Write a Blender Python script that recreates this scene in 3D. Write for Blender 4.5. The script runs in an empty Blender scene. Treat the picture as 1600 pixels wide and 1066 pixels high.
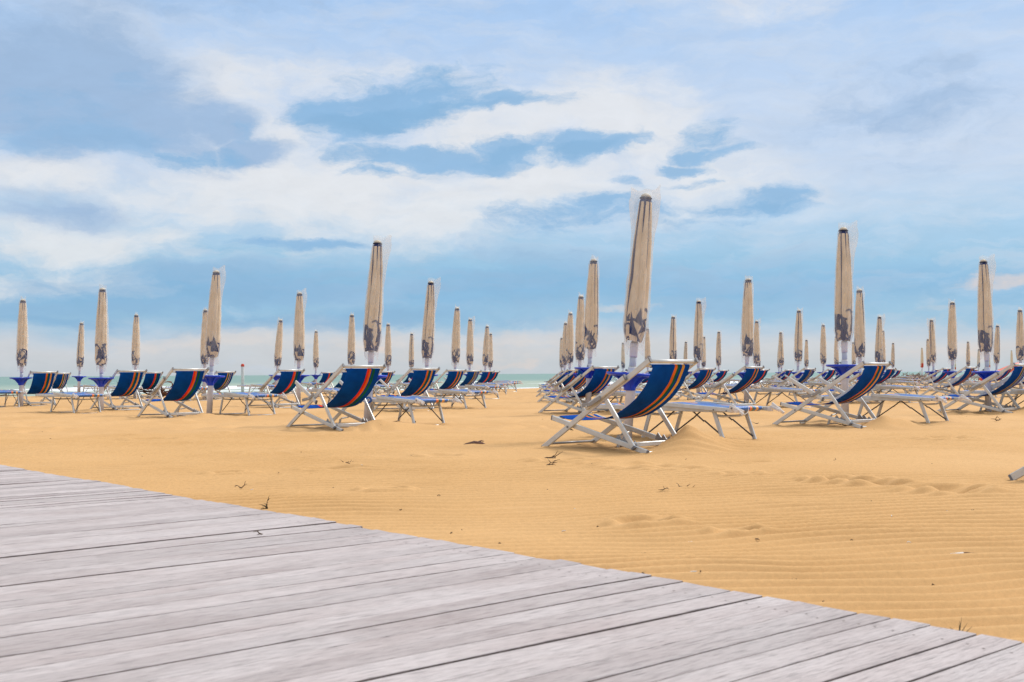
import bpy, math, random
import numpy as np
from mathutils import Vector, Matrix, Euler
random.seed(7); rng = np.random.RandomState(11)
R = math.radians
sc = bpy.context.scene
COL = sc.collection
F = 1800.0; H = 0.72                     # focal length in photo pixels, eye height in metres
PITCH = math.atan(51.3/1800); ROLL = 0.0055
def hy(px): return 588.7-0.0055*px       # height of the horizon in the photo
E1 = (0.659, -0.752); E2 = (0.752, 0.659)   # beach grid: along the rows of chairs / across
def loc_at(px, Z): return ((px-800)/F*Z, Z)

# ------------------------------------------------------------------ numpy noise
def _hash(ix, iy, s):
    n = (ix.astype(np.int64)*374761393 + iy.astype(np.int64)*668265263 + s*1442695041) & 0x7fffffff
    n = ((n ^ (n >> 13))*1274126177) & 0x7fffffff
    return ((n ^ (n >> 16)) & 0xffff)/65535.0
def noise2(x, y, s=0):
    x = np.asarray(x, float); y = np.asarray(y, float)
    ix = np.floor(x); iy = np.floor(y); fx = x-ix; fy = y-iy
    fx = fx*fx*(3-2*fx); fy = fy*fy*(3-2*fy)
    a = _hash(ix, iy, s); b = _hash(ix+1, iy, s); c = _hash(ix, iy+1, s); d = _hash(ix+1, iy+1, s)
    return (a*(1-fx)+b*fx)*(1-fy)+(c*(1-fx)+d*fx)*fy
def fbm(x, y, s=0, o=4):
    t = 0; a = 0.5
    for i in range(o):
        t = t+a*noise2(x*2**i, y*2**i, s+i*17); a *= 0.5
    return t
def sstep(a, b, x):
    t = np.clip((x-a)/(b-a), 0, 1); return t*t*(3-2*t)

# ------------------------------------------------------------------ materials
def lin(c):
    return tuple((v/255/12.92 if v/255 <= .04045 else ((v/255+.055)/1.055)**2.4) for v in c)
def new_mat(name):
    m = bpy.data.materials.new(name); m.use_nodes = True
    nt = m.node_tree; b = nt.nodes['Principled BSDF']
    return m, nt, b
def nd(nt, t, **kw):
    n = nt.nodes.new(t)
    for k, v in kw.items(): setattr(n, k, v)
    return n
def ln(nt, a, b): nt.links.new(a, b)
def plain(name, col, rough=.5, metal=0., var=.12, scale=9., bump=0., bscale=120., coat=0.):
    m, nt, b = new_mat(name)
    tc = nd(nt, 'ShaderNodeTexCoord')
    n = nd(nt, 'ShaderNodeTexNoise'); n.inputs['Scale'].default_value = scale; n.inputs['Detail'].default_value = 5
    ln(nt, tc.outputs['Object'], n.inputs['Vector'])
    mr = nd(nt, 'ShaderNodeMapRange'); mr.inputs[1].default_value = .3; mr.inputs[2].default_value = .7
    mr.inputs[3].default_value = 1-var; mr.inputs[4].default_value = 1+var*.6
    ln(nt, n.outputs['Fac'], mr.inputs[0])
    mx = nd(nt, 'ShaderNodeMix', data_type='RGBA', blend_type='MULTIPLY'); mx.inputs[0].default_value = 1
    mx.inputs[6].default_value = (*col, 1)
    ln(nt, mr.outputs[0], mx.inputs[7]); ln(nt, mx.outputs[2], b.inputs['Base Color'])
    b.inputs['Roughness'].default_value = rough; b.inputs['Metallic'].default_value = metal
    if coat: b.inputs['Coat Weight'].default_value = coat
    if bump:
        n2 = nd(nt, 'ShaderNodeTexNoise'); n2.inputs['Scale'].default_value = bscale
        ln(nt, tc.outputs['Object'], n2.inputs['Vector'])
        bp = nd(nt, 'ShaderNodeBump'); bp.inputs['Strength'].default_value = bump; bp.inputs['Distance'].default_value = .003
        ln(nt, n2.outputs['Fac'], bp.inputs['Height']); ln(nt, bp.outputs[0], b.inputs['Normal'])
    return m
M = {}
M['alu'] = plain('painted_aluminium', (.62, .61, .57), .38, .25, .10, 14)
M['alu_dark'] = plain('grey_bracket_metal', (.30, .29, .28), .45, .3, .15, 14)
M['cap'] = plain('grey_plastic_cap', (.16, .16, .17), .55, 0, .1)
M['brace'] = plain('dark_steel_brace', (.10, .085, .075), .5, .5, .2)
M['fitting'] = plain('white_plastic_fitting', (.74, .68, .62), .45, 0, .12, 20)
M['pole'] = plain('white_painted_pole', (.66, .63, .64), .45, 0, .10, 7)
M['pole_grey'] = plain('grey_pole_sleeve', (.46, .47, .50), .4, .2, .08, 7)
M['collar'] = plain('cream_plastic_collar', (.72, .68, .58), .45, 0, .08)
M['table'] = plain('blue_plastic', (.006, .055, .60), .35, 0, .10, 10)
M['redtrim'] = plain('red_canvas', (.55, .06, .03), .8, 0, .1)
M['post'] = plain('white_post_paint', (.62, .60, .58), .6, 0, .15)
M['twig'] = plain('dry_twig', (.10, .06, .03), .9, 0, .3, 40)
M['drift'] = plain('driftwood', (.13, .065, .045), .9, 0, .35, 12)
M['orange'] = plain('orange_plastic', (.75, .12, .03), .4, 0, .08)
M['shell'] = plain('bleached_shell', (.75, .70, .62), .6, 0, .1)
M['brush'] = plain('brown_brush', (.26, .17, .12), .95, 0, .4, 3)
M['weed'] = plain('dark_dry_weed', (.055, .045, .02), .9, 0, .3, 40)

def sling_mat(name, stripes):
    """woven blue sling; UV.x runs across the width"""
    m, nt, b = new_mat(name)
    uv = nd(nt, 'ShaderNodeUVMap'); sp = nd(nt, 'ShaderNodeSeparateXYZ'); ln(nt, uv.outputs[0], sp.inputs[0])
    cr = nd(nt, 'ShaderNodeValToRGB'); cr.color_ramp.interpolation = 'CONSTANT'
    e = cr.color_ramp.elements
    pts = [(0, BLUE)]
    for a, c in stripes: pts.append((a, c))
    e[0].position = 0; e[0].color = (*pts[0][1], 1); e[1].position = pts[1][0]; e[1].color = (*pts[1][1], 1)
    for a, c in pts[2:]:
        x = e.new(a); x.color = (*c, 1)
    ln(nt, sp.outputs[0], cr.inputs[0])
    n = nd(nt, 'ShaderNodeTexNoise'); n.inputs['Scale'].default_value = 5; n.inputs['Detail'].default_value = 6
    tc = nd(nt, 'ShaderNodeTexCoord'); ln(nt, tc.outputs['Object'], n.inputs['Vector'])
    mr = nd(nt, 'ShaderNodeMapRange'); mr.inputs[1].default_value = .3; mr.inputs[2].default_value = .7
    mr.inputs[3].default_value = .72; mr.inputs[4].default_value = 1.25
    ln(nt, n.outputs['Fac'], mr.inputs[0])
    mx = nd(nt, 'ShaderNodeMix', data_type='RGBA', blend_type='MULTIPLY'); mx.inputs[0].default_value = 1
    ln(nt, cr.outputs[0], mx.inputs[6]); ln(nt, mr.outputs[0], mx.inputs[7]); ln(nt, mx.outputs[2], b.inputs['Base Color'])
    b.inputs['Roughness'].default_value = .9; b.inputs['Specular IOR Level'].default_value = .05
    w = nd(nt, 'ShaderNodeTexWave', wave_type='BANDS', bands_direction='Y'); w.inputs['Scale'].default_value = 90; w.inputs['Distortion'].default_value = .5
    ln(nt, tc.outputs['Object'], w.inputs['Vector'])
    bp = nd(nt, 'ShaderNodeBump'); bp.inputs['Strength'].default_value = .25; bp.inputs['Distance'].default_value = .002
    ln(nt, w.outputs['Fac'], bp.inputs['Height']); ln(nt, bp.outputs[0], b.inputs['Normal'])
    return m
BLUE = (.0015, .056, .29); ORG = (.70, .15, .02); GRN = (.01, .105, .06); YEL = (.72, .34, .06); RED = (.72, .035, .015); WHT = (.68, .55, .42)
M['sling0'] = sling_mat('blue_sling_orange_green_yellow', [(.60, ORG), (.675, GRN), (.74, BLUE), (.80, YEL), (.87, BLUE)])
M['sling1'] = sling_mat('blue_sling_red_orange_green', [(.62, RED), (.69, ORG), (.745, BLUE), (.785, GRN), (.86, BLUE)])
M['sling2'] = sling_mat('blue_sling_yellow_white', [(.62, YEL), (.665, GRN), (.735, BLUE), (.755, WHT), (.79, BLUE), (.86, WHT), (.885, BLUE)])
_b = BLUE; BLUE = (.010, .10, .36)
M['bed'] = sling_mat('blue_lounger_sling', [(.60, ORG), (.68, GRN), (.75, BLUE), (.80, YEL), (.88, BLUE)])
BLUE = _b
for k in ('bed',):
    b = M[k].node_tree.nodes['Principled BSDF']; b.inputs['Roughness'].default_value = .35; b.inputs['Specular IOR Level'].default_value = .8

# canopy: cream canvas with navy trim stored as a vertex mask
m, nt, b = new_mat('cream_canvas_navy_trim'); M['canopy'] = m
at = nd(nt, 'ShaderNodeAttribute', attribute_name='trim')
n = nd(nt, 'ShaderNodeTexNoise'); n.inputs['Scale'].default_value = 6; n.inputs['Detail'].default_value = 6
tc = nd(nt, 'ShaderNodeTexCoord'); ln(nt, tc.outputs['Object'], n.inputs['Vector'])
cr = nd(nt, 'ShaderNodeValToRGB'); cr.color_ramp.elements[0].position = .3; cr.color_ramp.elements[1].position = .7
cr.color_ramp.elements[0].color = (.66, .52, .345, 1); cr.color_ramp.elements[1].color = (.80, .66, .475, 1)
ln(nt, n.outputs['Fac'], cr.inputs[0])
mx = nd(nt, 'ShaderNodeMix', data_type='RGBA'); mx.inputs[7].default_value = (.012, .024, .10, 1)
sp = nd(nt, 'ShaderNodeSeparateColor'); ln(nt, at.outputs['Color'], sp.inputs[0])
mr = nd(nt, 'ShaderNodeMapRange'); mr.inputs[1].default_value = .35; mr.inputs[2].default_value = .65; ln(nt, sp.outputs[0], mr.inputs[0])
ln(nt, mr.outputs[0], mx.inputs[0]); ln(nt, cr.outputs[0], mx.inputs[6]); ln(nt, mx.outputs[2], b.inputs['Base Color'])
b.inputs['Roughness'].default_value = .85
# clear plastic bag
m, nt, b = new_mat('clear_plastic_cover'); M['bag'] = m
b.inputs['Base Color'].default_value = (.86, .85, .84, 1); b.inputs['Roughness'].default_value = .28
tr = nd(nt, 'ShaderNodeBsdfTransparent'); tr.inputs[0].default_value = (.97, .965, .96, 1)
tl = nd(nt, 'ShaderNodeBsdfTranslucent'); tl.inputs[0].default_value = (.85, .84, .83, 1)
mt = nd(nt, 'ShaderNodeMixShader'); mt.inputs[0].default_value = .45; ln(nt, b.outputs[0], mt.inputs[1]); ln(nt, tl.outputs[0], mt.inputs[2])
lw = nd(nt, 'ShaderNodeLayerWeight'); lw.inputs[0].default_value = .35
tc = nd(nt, 'ShaderNodeTexCoord'); mp = nd(nt, 'ShaderNodeMapping'); mp.inputs['Scale'].default_value = (1, 1, .22)
ln(nt, tc.outputs['Object'], mp.inputs[0])
n = nd(nt, 'ShaderNodeTexNoise'); n.inputs['Scale'].default_value = 11; n.inputs['Detail'].default_value = 2; ln(nt, mp.outputs[0], n.inputs['Vector'])
mr = nd(nt, 'ShaderNodeMapRange'); mr.inputs[1].default_value = .45; mr.inputs[2].default_value = .75; mr.inputs[3].default_value = .20; mr.inputs[4].default_value = .38
ln(nt, n.outputs['Fac'], mr.inputs[0])
ma = nd(nt, 'ShaderNodeMath', operation='MULTIPLY_ADD'); ma.inputs[1].default_value = .06; ln(nt, lw.outputs['Facing'], ma.inputs[0]); ln(nt, mr.outputs[0], ma.inputs[2])
ms = nd(nt, 'ShaderNodeMixShader'); ln(nt, ma.outputs[0], ms.inputs[0]); ln(nt, tr.outputs[0], ms.inputs[1]); ln(nt, mt.outputs[0], ms.inputs[2])
bp = nd(nt, 'ShaderNodeBump'); bp.inputs['Strength'].default_value = .6; bp.inputs['Distance'].default_value = .01
ln(nt, n.outputs['Fac'], bp.inputs['Height']); ln(nt, bp.outputs[0], b.inputs['Normal'])
ln(nt, ms.outputs[0], nt.nodes['Material Output'].inputs[0])

# sand
m, nt, b = new_mat('sand'); M['sand'] = m
tc = nd(nt, 'ShaderNodeTexCoord')
def ns(scale, detail=6, rough=.6):
    n = nd(nt, 'ShaderNodeTexNoise'); n.inputs['Scale'].default_value = scale; n.inputs['Detail'].default_value = detail; n.inputs['Roughness'].default_value = rough
    ln(nt, tc.outputs['Object'], n.inputs['Vector']); return n
n1 = ns(.35, 5); n2 = ns(55, 3); n3 = ns(420, 2)
cr = nd(nt, 'ShaderNodeValToRGB'); cr.color_ramp.elements[0].position = .32; cr.color_ramp.elements[1].position = .68
cr.color_ramp.elements[0].color = (.565, .325, .130, 1); cr.color_ramp.elements[1].color = (.635, .38, .165, 1)
ln(nt, n1.outputs['Fac'], cr.inputs[0])
mr = nd(nt, 'ShaderNodeMapRange'); mr.inputs[1].default_value = .3; mr.inputs[2].default_value = .7; mr.inputs[3].default_value = .93; mr.inputs[4].default_value = 1.05
ln(nt, n2.outputs['Fac'], mr.inputs[0])
mr2 = nd(nt, 'ShaderNodeMapRange'); mr2.inputs[1].default_value = .3; mr2.inputs[2].default_value = .7; mr2.inputs[3].default_value = .88; mr2.inputs[4].default_value = 1.10
ln(nt, n3.outputs['Fac'], mr2.inputs[0])
mm = nd(nt, 'ShaderNodeMath', operation='MULTIPLY'); ln(nt, mr.outputs[0], mm.inputs[0]); ln(nt, mr2.outputs[0], mm.inputs[1])
mx = nd(nt, 'ShaderNodeMix', data_type='RGBA', blend_type='MULTIPLY'); mx.inputs[0].default_value = 1
ln(nt, cr.outputs[0], mx.inputs[6]); ln(nt, mm.outputs[0], mx.inputs[7])
# wet band next to the water: darker by how far down the slope it lies
ge = nd(nt, 'ShaderNodeNewGeometry'); sx = nd(nt, 'ShaderNodeSeparateXYZ'); ln(nt, ge.outputs['Position'], sx.inputs[0])
wet = nd(nt, 'ShaderNodeMapRange'); wet.inputs[1].default_value = -.08; wet.inputs[2].default_value = -.2; ln(nt, sx.outputs[2], wet.inputs[0])
mx2 = nd(nt, 'ShaderNodeMix', data_type='RGBA'); mx2.inputs[7].default_value = (.30, .19, .10, 1)
ln(nt, wet.outputs[0], mx2.inputs[0]); ln(nt, mx.outputs[2], mx2.inputs[6]); ln(nt, mx2.outputs[2], b.inputs['Base Color'])
b.inputs['Roughness'].default_value = .95; b.inputs['Specular IOR Level'].default_value = .15
bp = nd(nt, 'ShaderNodeBump'); bp.inputs['Strength'].default_value = .35; bp.inputs['Distance'].default_value = .004
ln(nt, mm.outputs[0], bp.inputs['Height']); ln(nt, bp.outputs[0], b.inputs['Normal'])

# weathered boards: local x = along the plank
m, nt, b = new_mat('weathered_grey_boards'); M['boards'] = m
tc = nd(nt, 'ShaderNodeTexCoord'); ge = nd(nt, 'ShaderNodeNewGeometry')
off = nd(nt, 'ShaderNodeVectorMath', operation='SCALE'); off.inputs[0].default_value = (13.1, 7.7, 3.3); ln(nt, ge.outputs['Random Per Island'], off.inputs['Scale'])
ad = nd(nt, 'ShaderNodeVectorMath', operation='ADD'); ln(nt, tc.outputs['Object'], ad.inputs[0]); ln(nt, off.outputs[0], ad.inputs[1])
mp = nd(nt, 'ShaderNodeMapping'); mp.inputs['Scale'].default_value = (4.2, 42, 4); ln(nt, ad.outputs[0], mp.inputs[0])
g = nd(nt, 'ShaderNodeTexNoise'); g.inputs['Scale'].default_value = 3.2; g.inputs['Detail'].default_value = 8; g.inputs['Roughness'].default_value = .68; ln(nt, mp.outputs[0], g.inputs['Vector'])
mp2 = nd(nt, 'ShaderNodeMapping'); mp2.inputs['Scale'].default_value = (1.6, 4, 2); ln(nt, ad.outputs[0], mp2.inputs[0])
g2 = nd(nt, 'ShaderNodeTexNoise'); g2.inputs['Scale'].default_value = 1.1; g2.inputs['Detail'].default_value = 5; ln(nt, mp2.outputs[0], g2.inputs['Vector'])
mp3 = nd(nt, 'ShaderNodeMapping'); mp3.inputs['Scale'].default_value = (3.0, 60, 10); ln(nt, ad.outputs[0], mp3.inputs[0])
g3 = nd(nt, 'ShaderNodeTexNoise'); g3.inputs['Scale'].default_value = 4; g3.inputs['Detail'].default_value = 5; ln(nt, mp3.outputs[0], g3.inputs['Vector'])
cr = nd(nt, 'ShaderNodeValToRGB'); e = cr.color_ramp.elements
e[0].position = .25; e[0].color = (.36, .30, .28, 1); e[1].position = .70; e[1].color = (.58, .515, .485, 1)
x = e.new(.45); x.color = (.49, .43, .405, 1)
ln(nt, g.outputs['Fac'], cr.inputs[0])
cr2 = nd(nt, 'ShaderNodeValToRGB'); e = cr2.color_ramp.elements
e[0].position = .30; e[0].color = (.86, .82, .81, 1); e[1].position = .62; e[1].color = (1.03, 1.03, 1.03, 1)
ln(nt, g2.outputs['Fac'], cr2.inputs[0])
mx = nd(nt, 'ShaderNodeMix', data_type='RGBA', blend_type='MULTIPLY'); mx.inputs[0].default_value = 1; ln(nt, cr.outputs[0], mx.inputs[6]); ln(nt, cr2.outputs[0], mx.inputs[7])
mr = nd(nt, 'ShaderNodeMapRange'); mr.inputs[3].default_value = .88; mr.inputs[4].default_value = 1.07; ln(nt, ge.outputs['Random Per Island'], mr.inputs[0])
mx2 = nd(nt, 'ShaderNodeMix', data_type='RGBA', blend_type='MULTIPLY'); mx2.inputs[0].default_value = 1; ln(nt, mx.outputs[2], mx2.inputs[6]); ln(nt, mr.outputs[0], mx2.inputs[7])
cr3 = nd(nt, 'ShaderNodeMapRange'); cr3.inputs[1].default_value = .30; cr3.inputs[2].default_value = .45; cr3.inputs[3].default_value = .62; cr3.inputs[4].default_value = 1; ln(nt, g3.outputs['Fac'], cr3.inputs[0])
mx3 = nd(nt, 'ShaderNodeMix', data_type='RGBA', blend_type='MULTIPLY'); mx3.inputs[0].default_value = 1; ln(nt, mx2.outputs[2], mx3.inputs[6]); ln(nt, cr3.outputs[0], mx3.inputs[7])
ln(nt, mx3.outputs[2], b.inputs['Base Color']); b.inputs['Roughness'].default_value = .85; b.inputs['Specular IOR Level'].default_value = .25
bp = nd(nt, 'ShaderNodeBump'); bp.inputs['Strength'].default_value = .8; bp.inputs['Distance'].default_value = .006
ad2 = nd(nt, 'ShaderNodeMath', operation='ADD'); ln(nt, g.outputs['Fac'], ad2.inputs[0]); ln(nt, cr3.outputs[0], ad2.inputs[1])
ln(nt, ad2.outputs[0], bp.inputs['Height']); ln(nt, bp.outputs[0], b.inputs['Normal'])

# sea: green water with foam stored as a vertex mask
m, nt, b = new_mat('sea_water'); M['sea'] = m
at = nd(nt, 'ShaderNodeAttribute', attribute_name='foam'); sp = nd(nt, 'ShaderNodeSeparateColor'); ln(nt, at.outputs['Color'], sp.inputs[0])
cr = nd(nt, 'ShaderNodeValToRGB'); e = cr.color_ramp.elements
e[0].position = 0; e[0].color = (.17, .275, .215, 1); e[1].position = 1; e[1].color = (.35, .40, .29, 1)
ln(nt, sp.outputs[1], cr.inputs[0])
mx = nd(nt, 'ShaderNodeMix', data_type='RGBA'); mx.inputs[7].default_value = (.82, .82, .80, 1)
tc = nd(nt, 'ShaderNodeTexCoord'); n = nd(nt, 'ShaderNodeTexNoise'); n.inputs['Scale'].default_value = 1.6; n.inputs['Detail'].default_value = 6; ln(nt, tc.outputs['Object'], n.inputs['Vector'])
ma = nd(nt, 'ShaderNodeMath', operation='ADD'); ln(nt, sp.outputs[0], ma.inputs[0]); ln(nt, n.outputs['Fac'], ma.inputs[1])
mr = nd(nt, 'ShaderNodeMapRange'); mr.inputs[1].default_value = .72; mr.inputs[2].default_value = 1.0; ln(nt, ma.outputs[0], mr.inputs[0])
ln(nt, mr.outputs[0], mx.inputs[0]); ln(nt, cr.outputs[0], mx.inputs[6]); ln(nt, mx.outputs[2], b.inputs['Base Color'])
b.inputs['Roughness'].default_value = .45; b.inputs['Specular IOR Level'].default_value = .3
n2 = nd(nt, 'ShaderNodeTexNoise'); n2.inputs['Scale'].default_value = 1.2; n2.inputs['Detail'].default_value = 5; ln(nt, tc.outputs['Object'], n2.inputs['Vector'])
bp = nd(nt, 'ShaderNodeBump'); bp.inputs['Strength'].default_value = .6; bp.inputs['Distance'].default_value = .15
ln(nt, n2.outputs['Fac'], bp.inputs['Height']); ln(nt, bp.outputs[0], b.inputs['Normal'])

# ------------------------------------------------------------------ mesh builder
class MB:
    def __init__(s): s.v = []; s.f = []; s.m = []; s.uv = {}; s.sm = []; s.c = {}
    def add(s, vs, fs, mat, smooth=False, uvs=None, cols=None):
        o = len(s.v); s.v += [tuple(p) for p in vs]
        for f in fs: s.f.append(tuple(i+o for i in f)); s.m.append(mat); s.sm.append(smooth)
        if uvs is not None:
            for i, u in enumerate(uvs): s.uv[o+i] = u
        if cols is not None:
            for i, u in enumerate(cols): s.c[o+i] = u
    def bar(s, a, b, w, t, mat, side=(0, 1, 0), ch=.22):
        """chamfered bar from a to b: t thick along `side`, w across it"""
        a = Vector(a); b = Vector(b); d = (b-a).normalized(); sd = Vector(side); sd = (sd-d*sd.dot(d)).normalized(); up = sd.cross(d)
        c = ch*min(w, t); hw = w/2; ht = t/2
        pr = [(ht, hw-c), (ht-c, hw), (-ht+c, hw), (-ht, hw-c), (-ht, -hw+c), (-ht+c, -hw), (ht-c, -hw), (ht, -hw+c)]
        vs = [a+sd*x+up*y for x, y in pr]+[b+sd*x+up*y for x, y in pr]
        fs = [(i, (i+1) % 8, 8+(i+1) % 8, 8+i) for i in range(8)]+[tuple(range(7, -1, -1)), tuple(range(8, 16))]
        s.add(vs, fs, mat)
    def tube(s, pts, r, mat, n=8, smooth=True, caps=True):
        pts = [Vector(p) for p in pts]; vs = []
        rr = r if isinstance(r, (list, tuple)) else [r]*len(pts)
        ref = Vector((.31, .2, .93))
        for i, p in enumerate(pts):
            d = (pts[min(i+1, len(pts)-1)]-pts[max(i-1, 0)]).normalized()
            u = d.cross(ref)
            if u.length < .1: u = d.cross(Vector((1, 0, 0)))
            u.normalize(); w = d.cross(u)
            for k in range(n):
                a = 2*math.pi*k/n; vs.append(p+u*(math.cos(a)*rr[i])+w*(math.sin(a)*rr[i]))
        fs = []
        for i in range(len(pts)-1):
            for k in range(n): fs.append((i*n+k, i*n+(k+1) % n, (i+1)*n+(k+1) % n, (i+1)*n+k))
        s.add(vs, fs, mat, smooth)
        if caps:
            o = len(s.v)-len(vs)
            s.f += [tuple(o+k for k in range(n-1, -1, -1)), tuple(o+(len(pts)-1)*n+k for k in range(n))]; s.m += [mat]*2; s.sm += [False]*2
    def lathe(s, prof, mat, n=24, c=(0, 0), smooth=True):
        vs = [(c[0]+r*math.cos(2*math.pi*k/n), c[1]+r*math.sin(2*math.pi*k/n), z) for z, r in prof for k in range(n)]
        fs = [(i*n+k, i*n+(k+1) % n, (i+1)*n+(k+1) % n, (i+1)*n+k) for i in range(len(prof)-1) for k in range(n)]
        fs += [tuple(range(n-1, -1, -1)), tuple((len(prof)-1)*n+k for k in range(n))]
        s.add(vs, fs, mat, smooth)
    def grid(s, P, mat, uvs=None, cols=None, closed=False, smooth=True):
        nu = len(P); nv = len(P[0]); vs = [p for row in P for p in row]
        fs = [(i*nv+j, i*nv+(j+1) % nv, (i+1)*nv+(j+1) % nv, (i+1)*nv+j) for i in range(nu-1) for j in range(nv if closed else nv-1)]
        s.add(vs, fs, mat, smooth, [u for r in uvs for u in r] if uvs else None, [u for r in cols for u in r] if cols else None)
    def sheet(s, prof, y0, y1, th, mat, ny=6, sag=0.):
        """strip of cloth of thickness th following prof=[(x,z)], from y0 to y1, with uv.x across the width"""
        n = len(prof); P = []; U = []
        nor = []
        for i in range(n):
            a = prof[max(i-1, 0)]; b2 = prof[min(i+1, n-1)]; dx = b2[0]-a[0]; dz = b2[1]-a[1]; l = math.hypot(dx, dz) or 1
            nor.append((-dz/l, dx/l))
        ring = [(i, 1) for i in range(n)]+[(i, -1) for i in range(n-1, -1, -1)]
        for j in range(ny+1):
            t = j/ny; y = y0+(y1-y0)*t; row = []; ur = []
            for i, sg in ring:
                w = math.sin(math.pi*i/(n-1))*sag*(math.sin(math.pi*t))
                row.append((prof[i][0]+nor[i][0]*(sg*th/2+w), y, prof[i][1]+nor[i][1]*(sg*th/2+w))); ur.append((t, i/n))
            P.append(row); U.append(ur)
        s.grid(P, mat, U, closed=True)
        o = len(s.v)-len(ring)*(ny+1); k = len(ring)
        for base in (o, o+ny*k):
            for i in range(n-1): s.f.append((base+i, base+i+1, base+k-2-i, base+k-1-i)); s.m.append(mat); s.sm.append(False)
    def mesh(s, name):
        me = bpy.data.meshes.new(name); me.from_pydata([tuple(p) for p in s.v], [], s.f)
        used = sorted(set(s.m)); [me.materials.append(M[k]) for k in used]
        me.polygons.foreach_set('material_index', [used.index(k) for k in s.m])
        me.polygons.foreach_set('use_smooth', s.sm)
        if s.uv:
            ul = me.uv_layers.new(name='UVMap'); vi = np.zeros(len(me.loops), int); me.loops.foreach_get('vertex_index', vi)
            ul.data.foreach_set('uv', np.array([s.uv.get(int(i), (0, 0)) for i in vi], float).ravel())
        if s.c:
            a = me.color_attributes.new('trim', 'FLOAT_COLOR', 'POINT')
            a.data.foreach_set('color', np.array([(s.c.get(i, 0),)*3+(1,) for i in range(len(s.v))], float).ravel())
        me.update(); return me

def smooth_path(pts, n=6):
    out = []
    for i in range(len(pts)-1):
        p0 = pts[max(i-1, 0)]; p1 = pts[i]; p2 = pts[i+1]; p3 = pts[min(i+2, len(pts)-1)]
        for k in range(n):
            t = k/n
            out.append(tuple(.5*((2*p1[a])+(-p0[a]+p2[a])*t+(2*p0[a]-5*p1[a]+4*p2[a]-p3[a])*t*t+(-p0[a]+3*p1[a]-3*p2[a]+p3[a])*t**3) for a in range(len(p1))))
    out.append(pts[-1]); return out

def tag(o, label=None, cat=None, group=None, kind=None):
    if label: o['label'] = label
    if cat: o['category'] = cat
    if group: o['group'] = group
    if kind: o['kind'] = kind
    return o
def link(name, me, parent=None):
    o = bpy.data.objects.new(name, me); COL.objects.link(o)
    if parent: o.parent = parent
    return o
def empty(name):
    o = bpy.data.objects.new(name, None); o.empty_display_size = .2; COL.objects.link(o); return o

class Kit:
    """list of (part name, MB, index of its parent part or None)"""
    def __init__(s): s.p = []; s.cache = None; s.flat = None
    def part(s, name, parent=None):
        mb = MB(); s.p.append((name, mb, parent)); return mb, len(s.p)-1
    def place(s, name, x, y, z, rz, tilt=0., detail=True):
        if detail:
            if s.cache is None: s.cache = [mb.mesh(n) for n, mb, p in s.p]
            root = empty(name); obs = []
            for (n, mb, p), me in zip(s.p, s.cache):
                obs.append(link(n, me, root if p is None else obs[p]))
        else:
            if s.flat is None:
                a = MB()
                for n, mb, p in s.p:
                    o = len(a.v); a.v += mb.v; a.f += [tuple(i+o for i in f) for f in mb.f]; a.m += mb.m; a.sm += mb.sm
                    for k, u in mb.uv.items(): a.uv[k+o] = u
                    for k, u in mb.c.items(): a.c[k+o] = u
                s.flat = a.mesh(name)
            root = link(name, s.flat)
        root.location = (x, y, z)
        root.rotation_euler = (Matrix.Rotation(tilt, 3, 'Y') @ Matrix.Rotation(rz, 3, 'Z')).to_euler()
        return root

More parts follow.
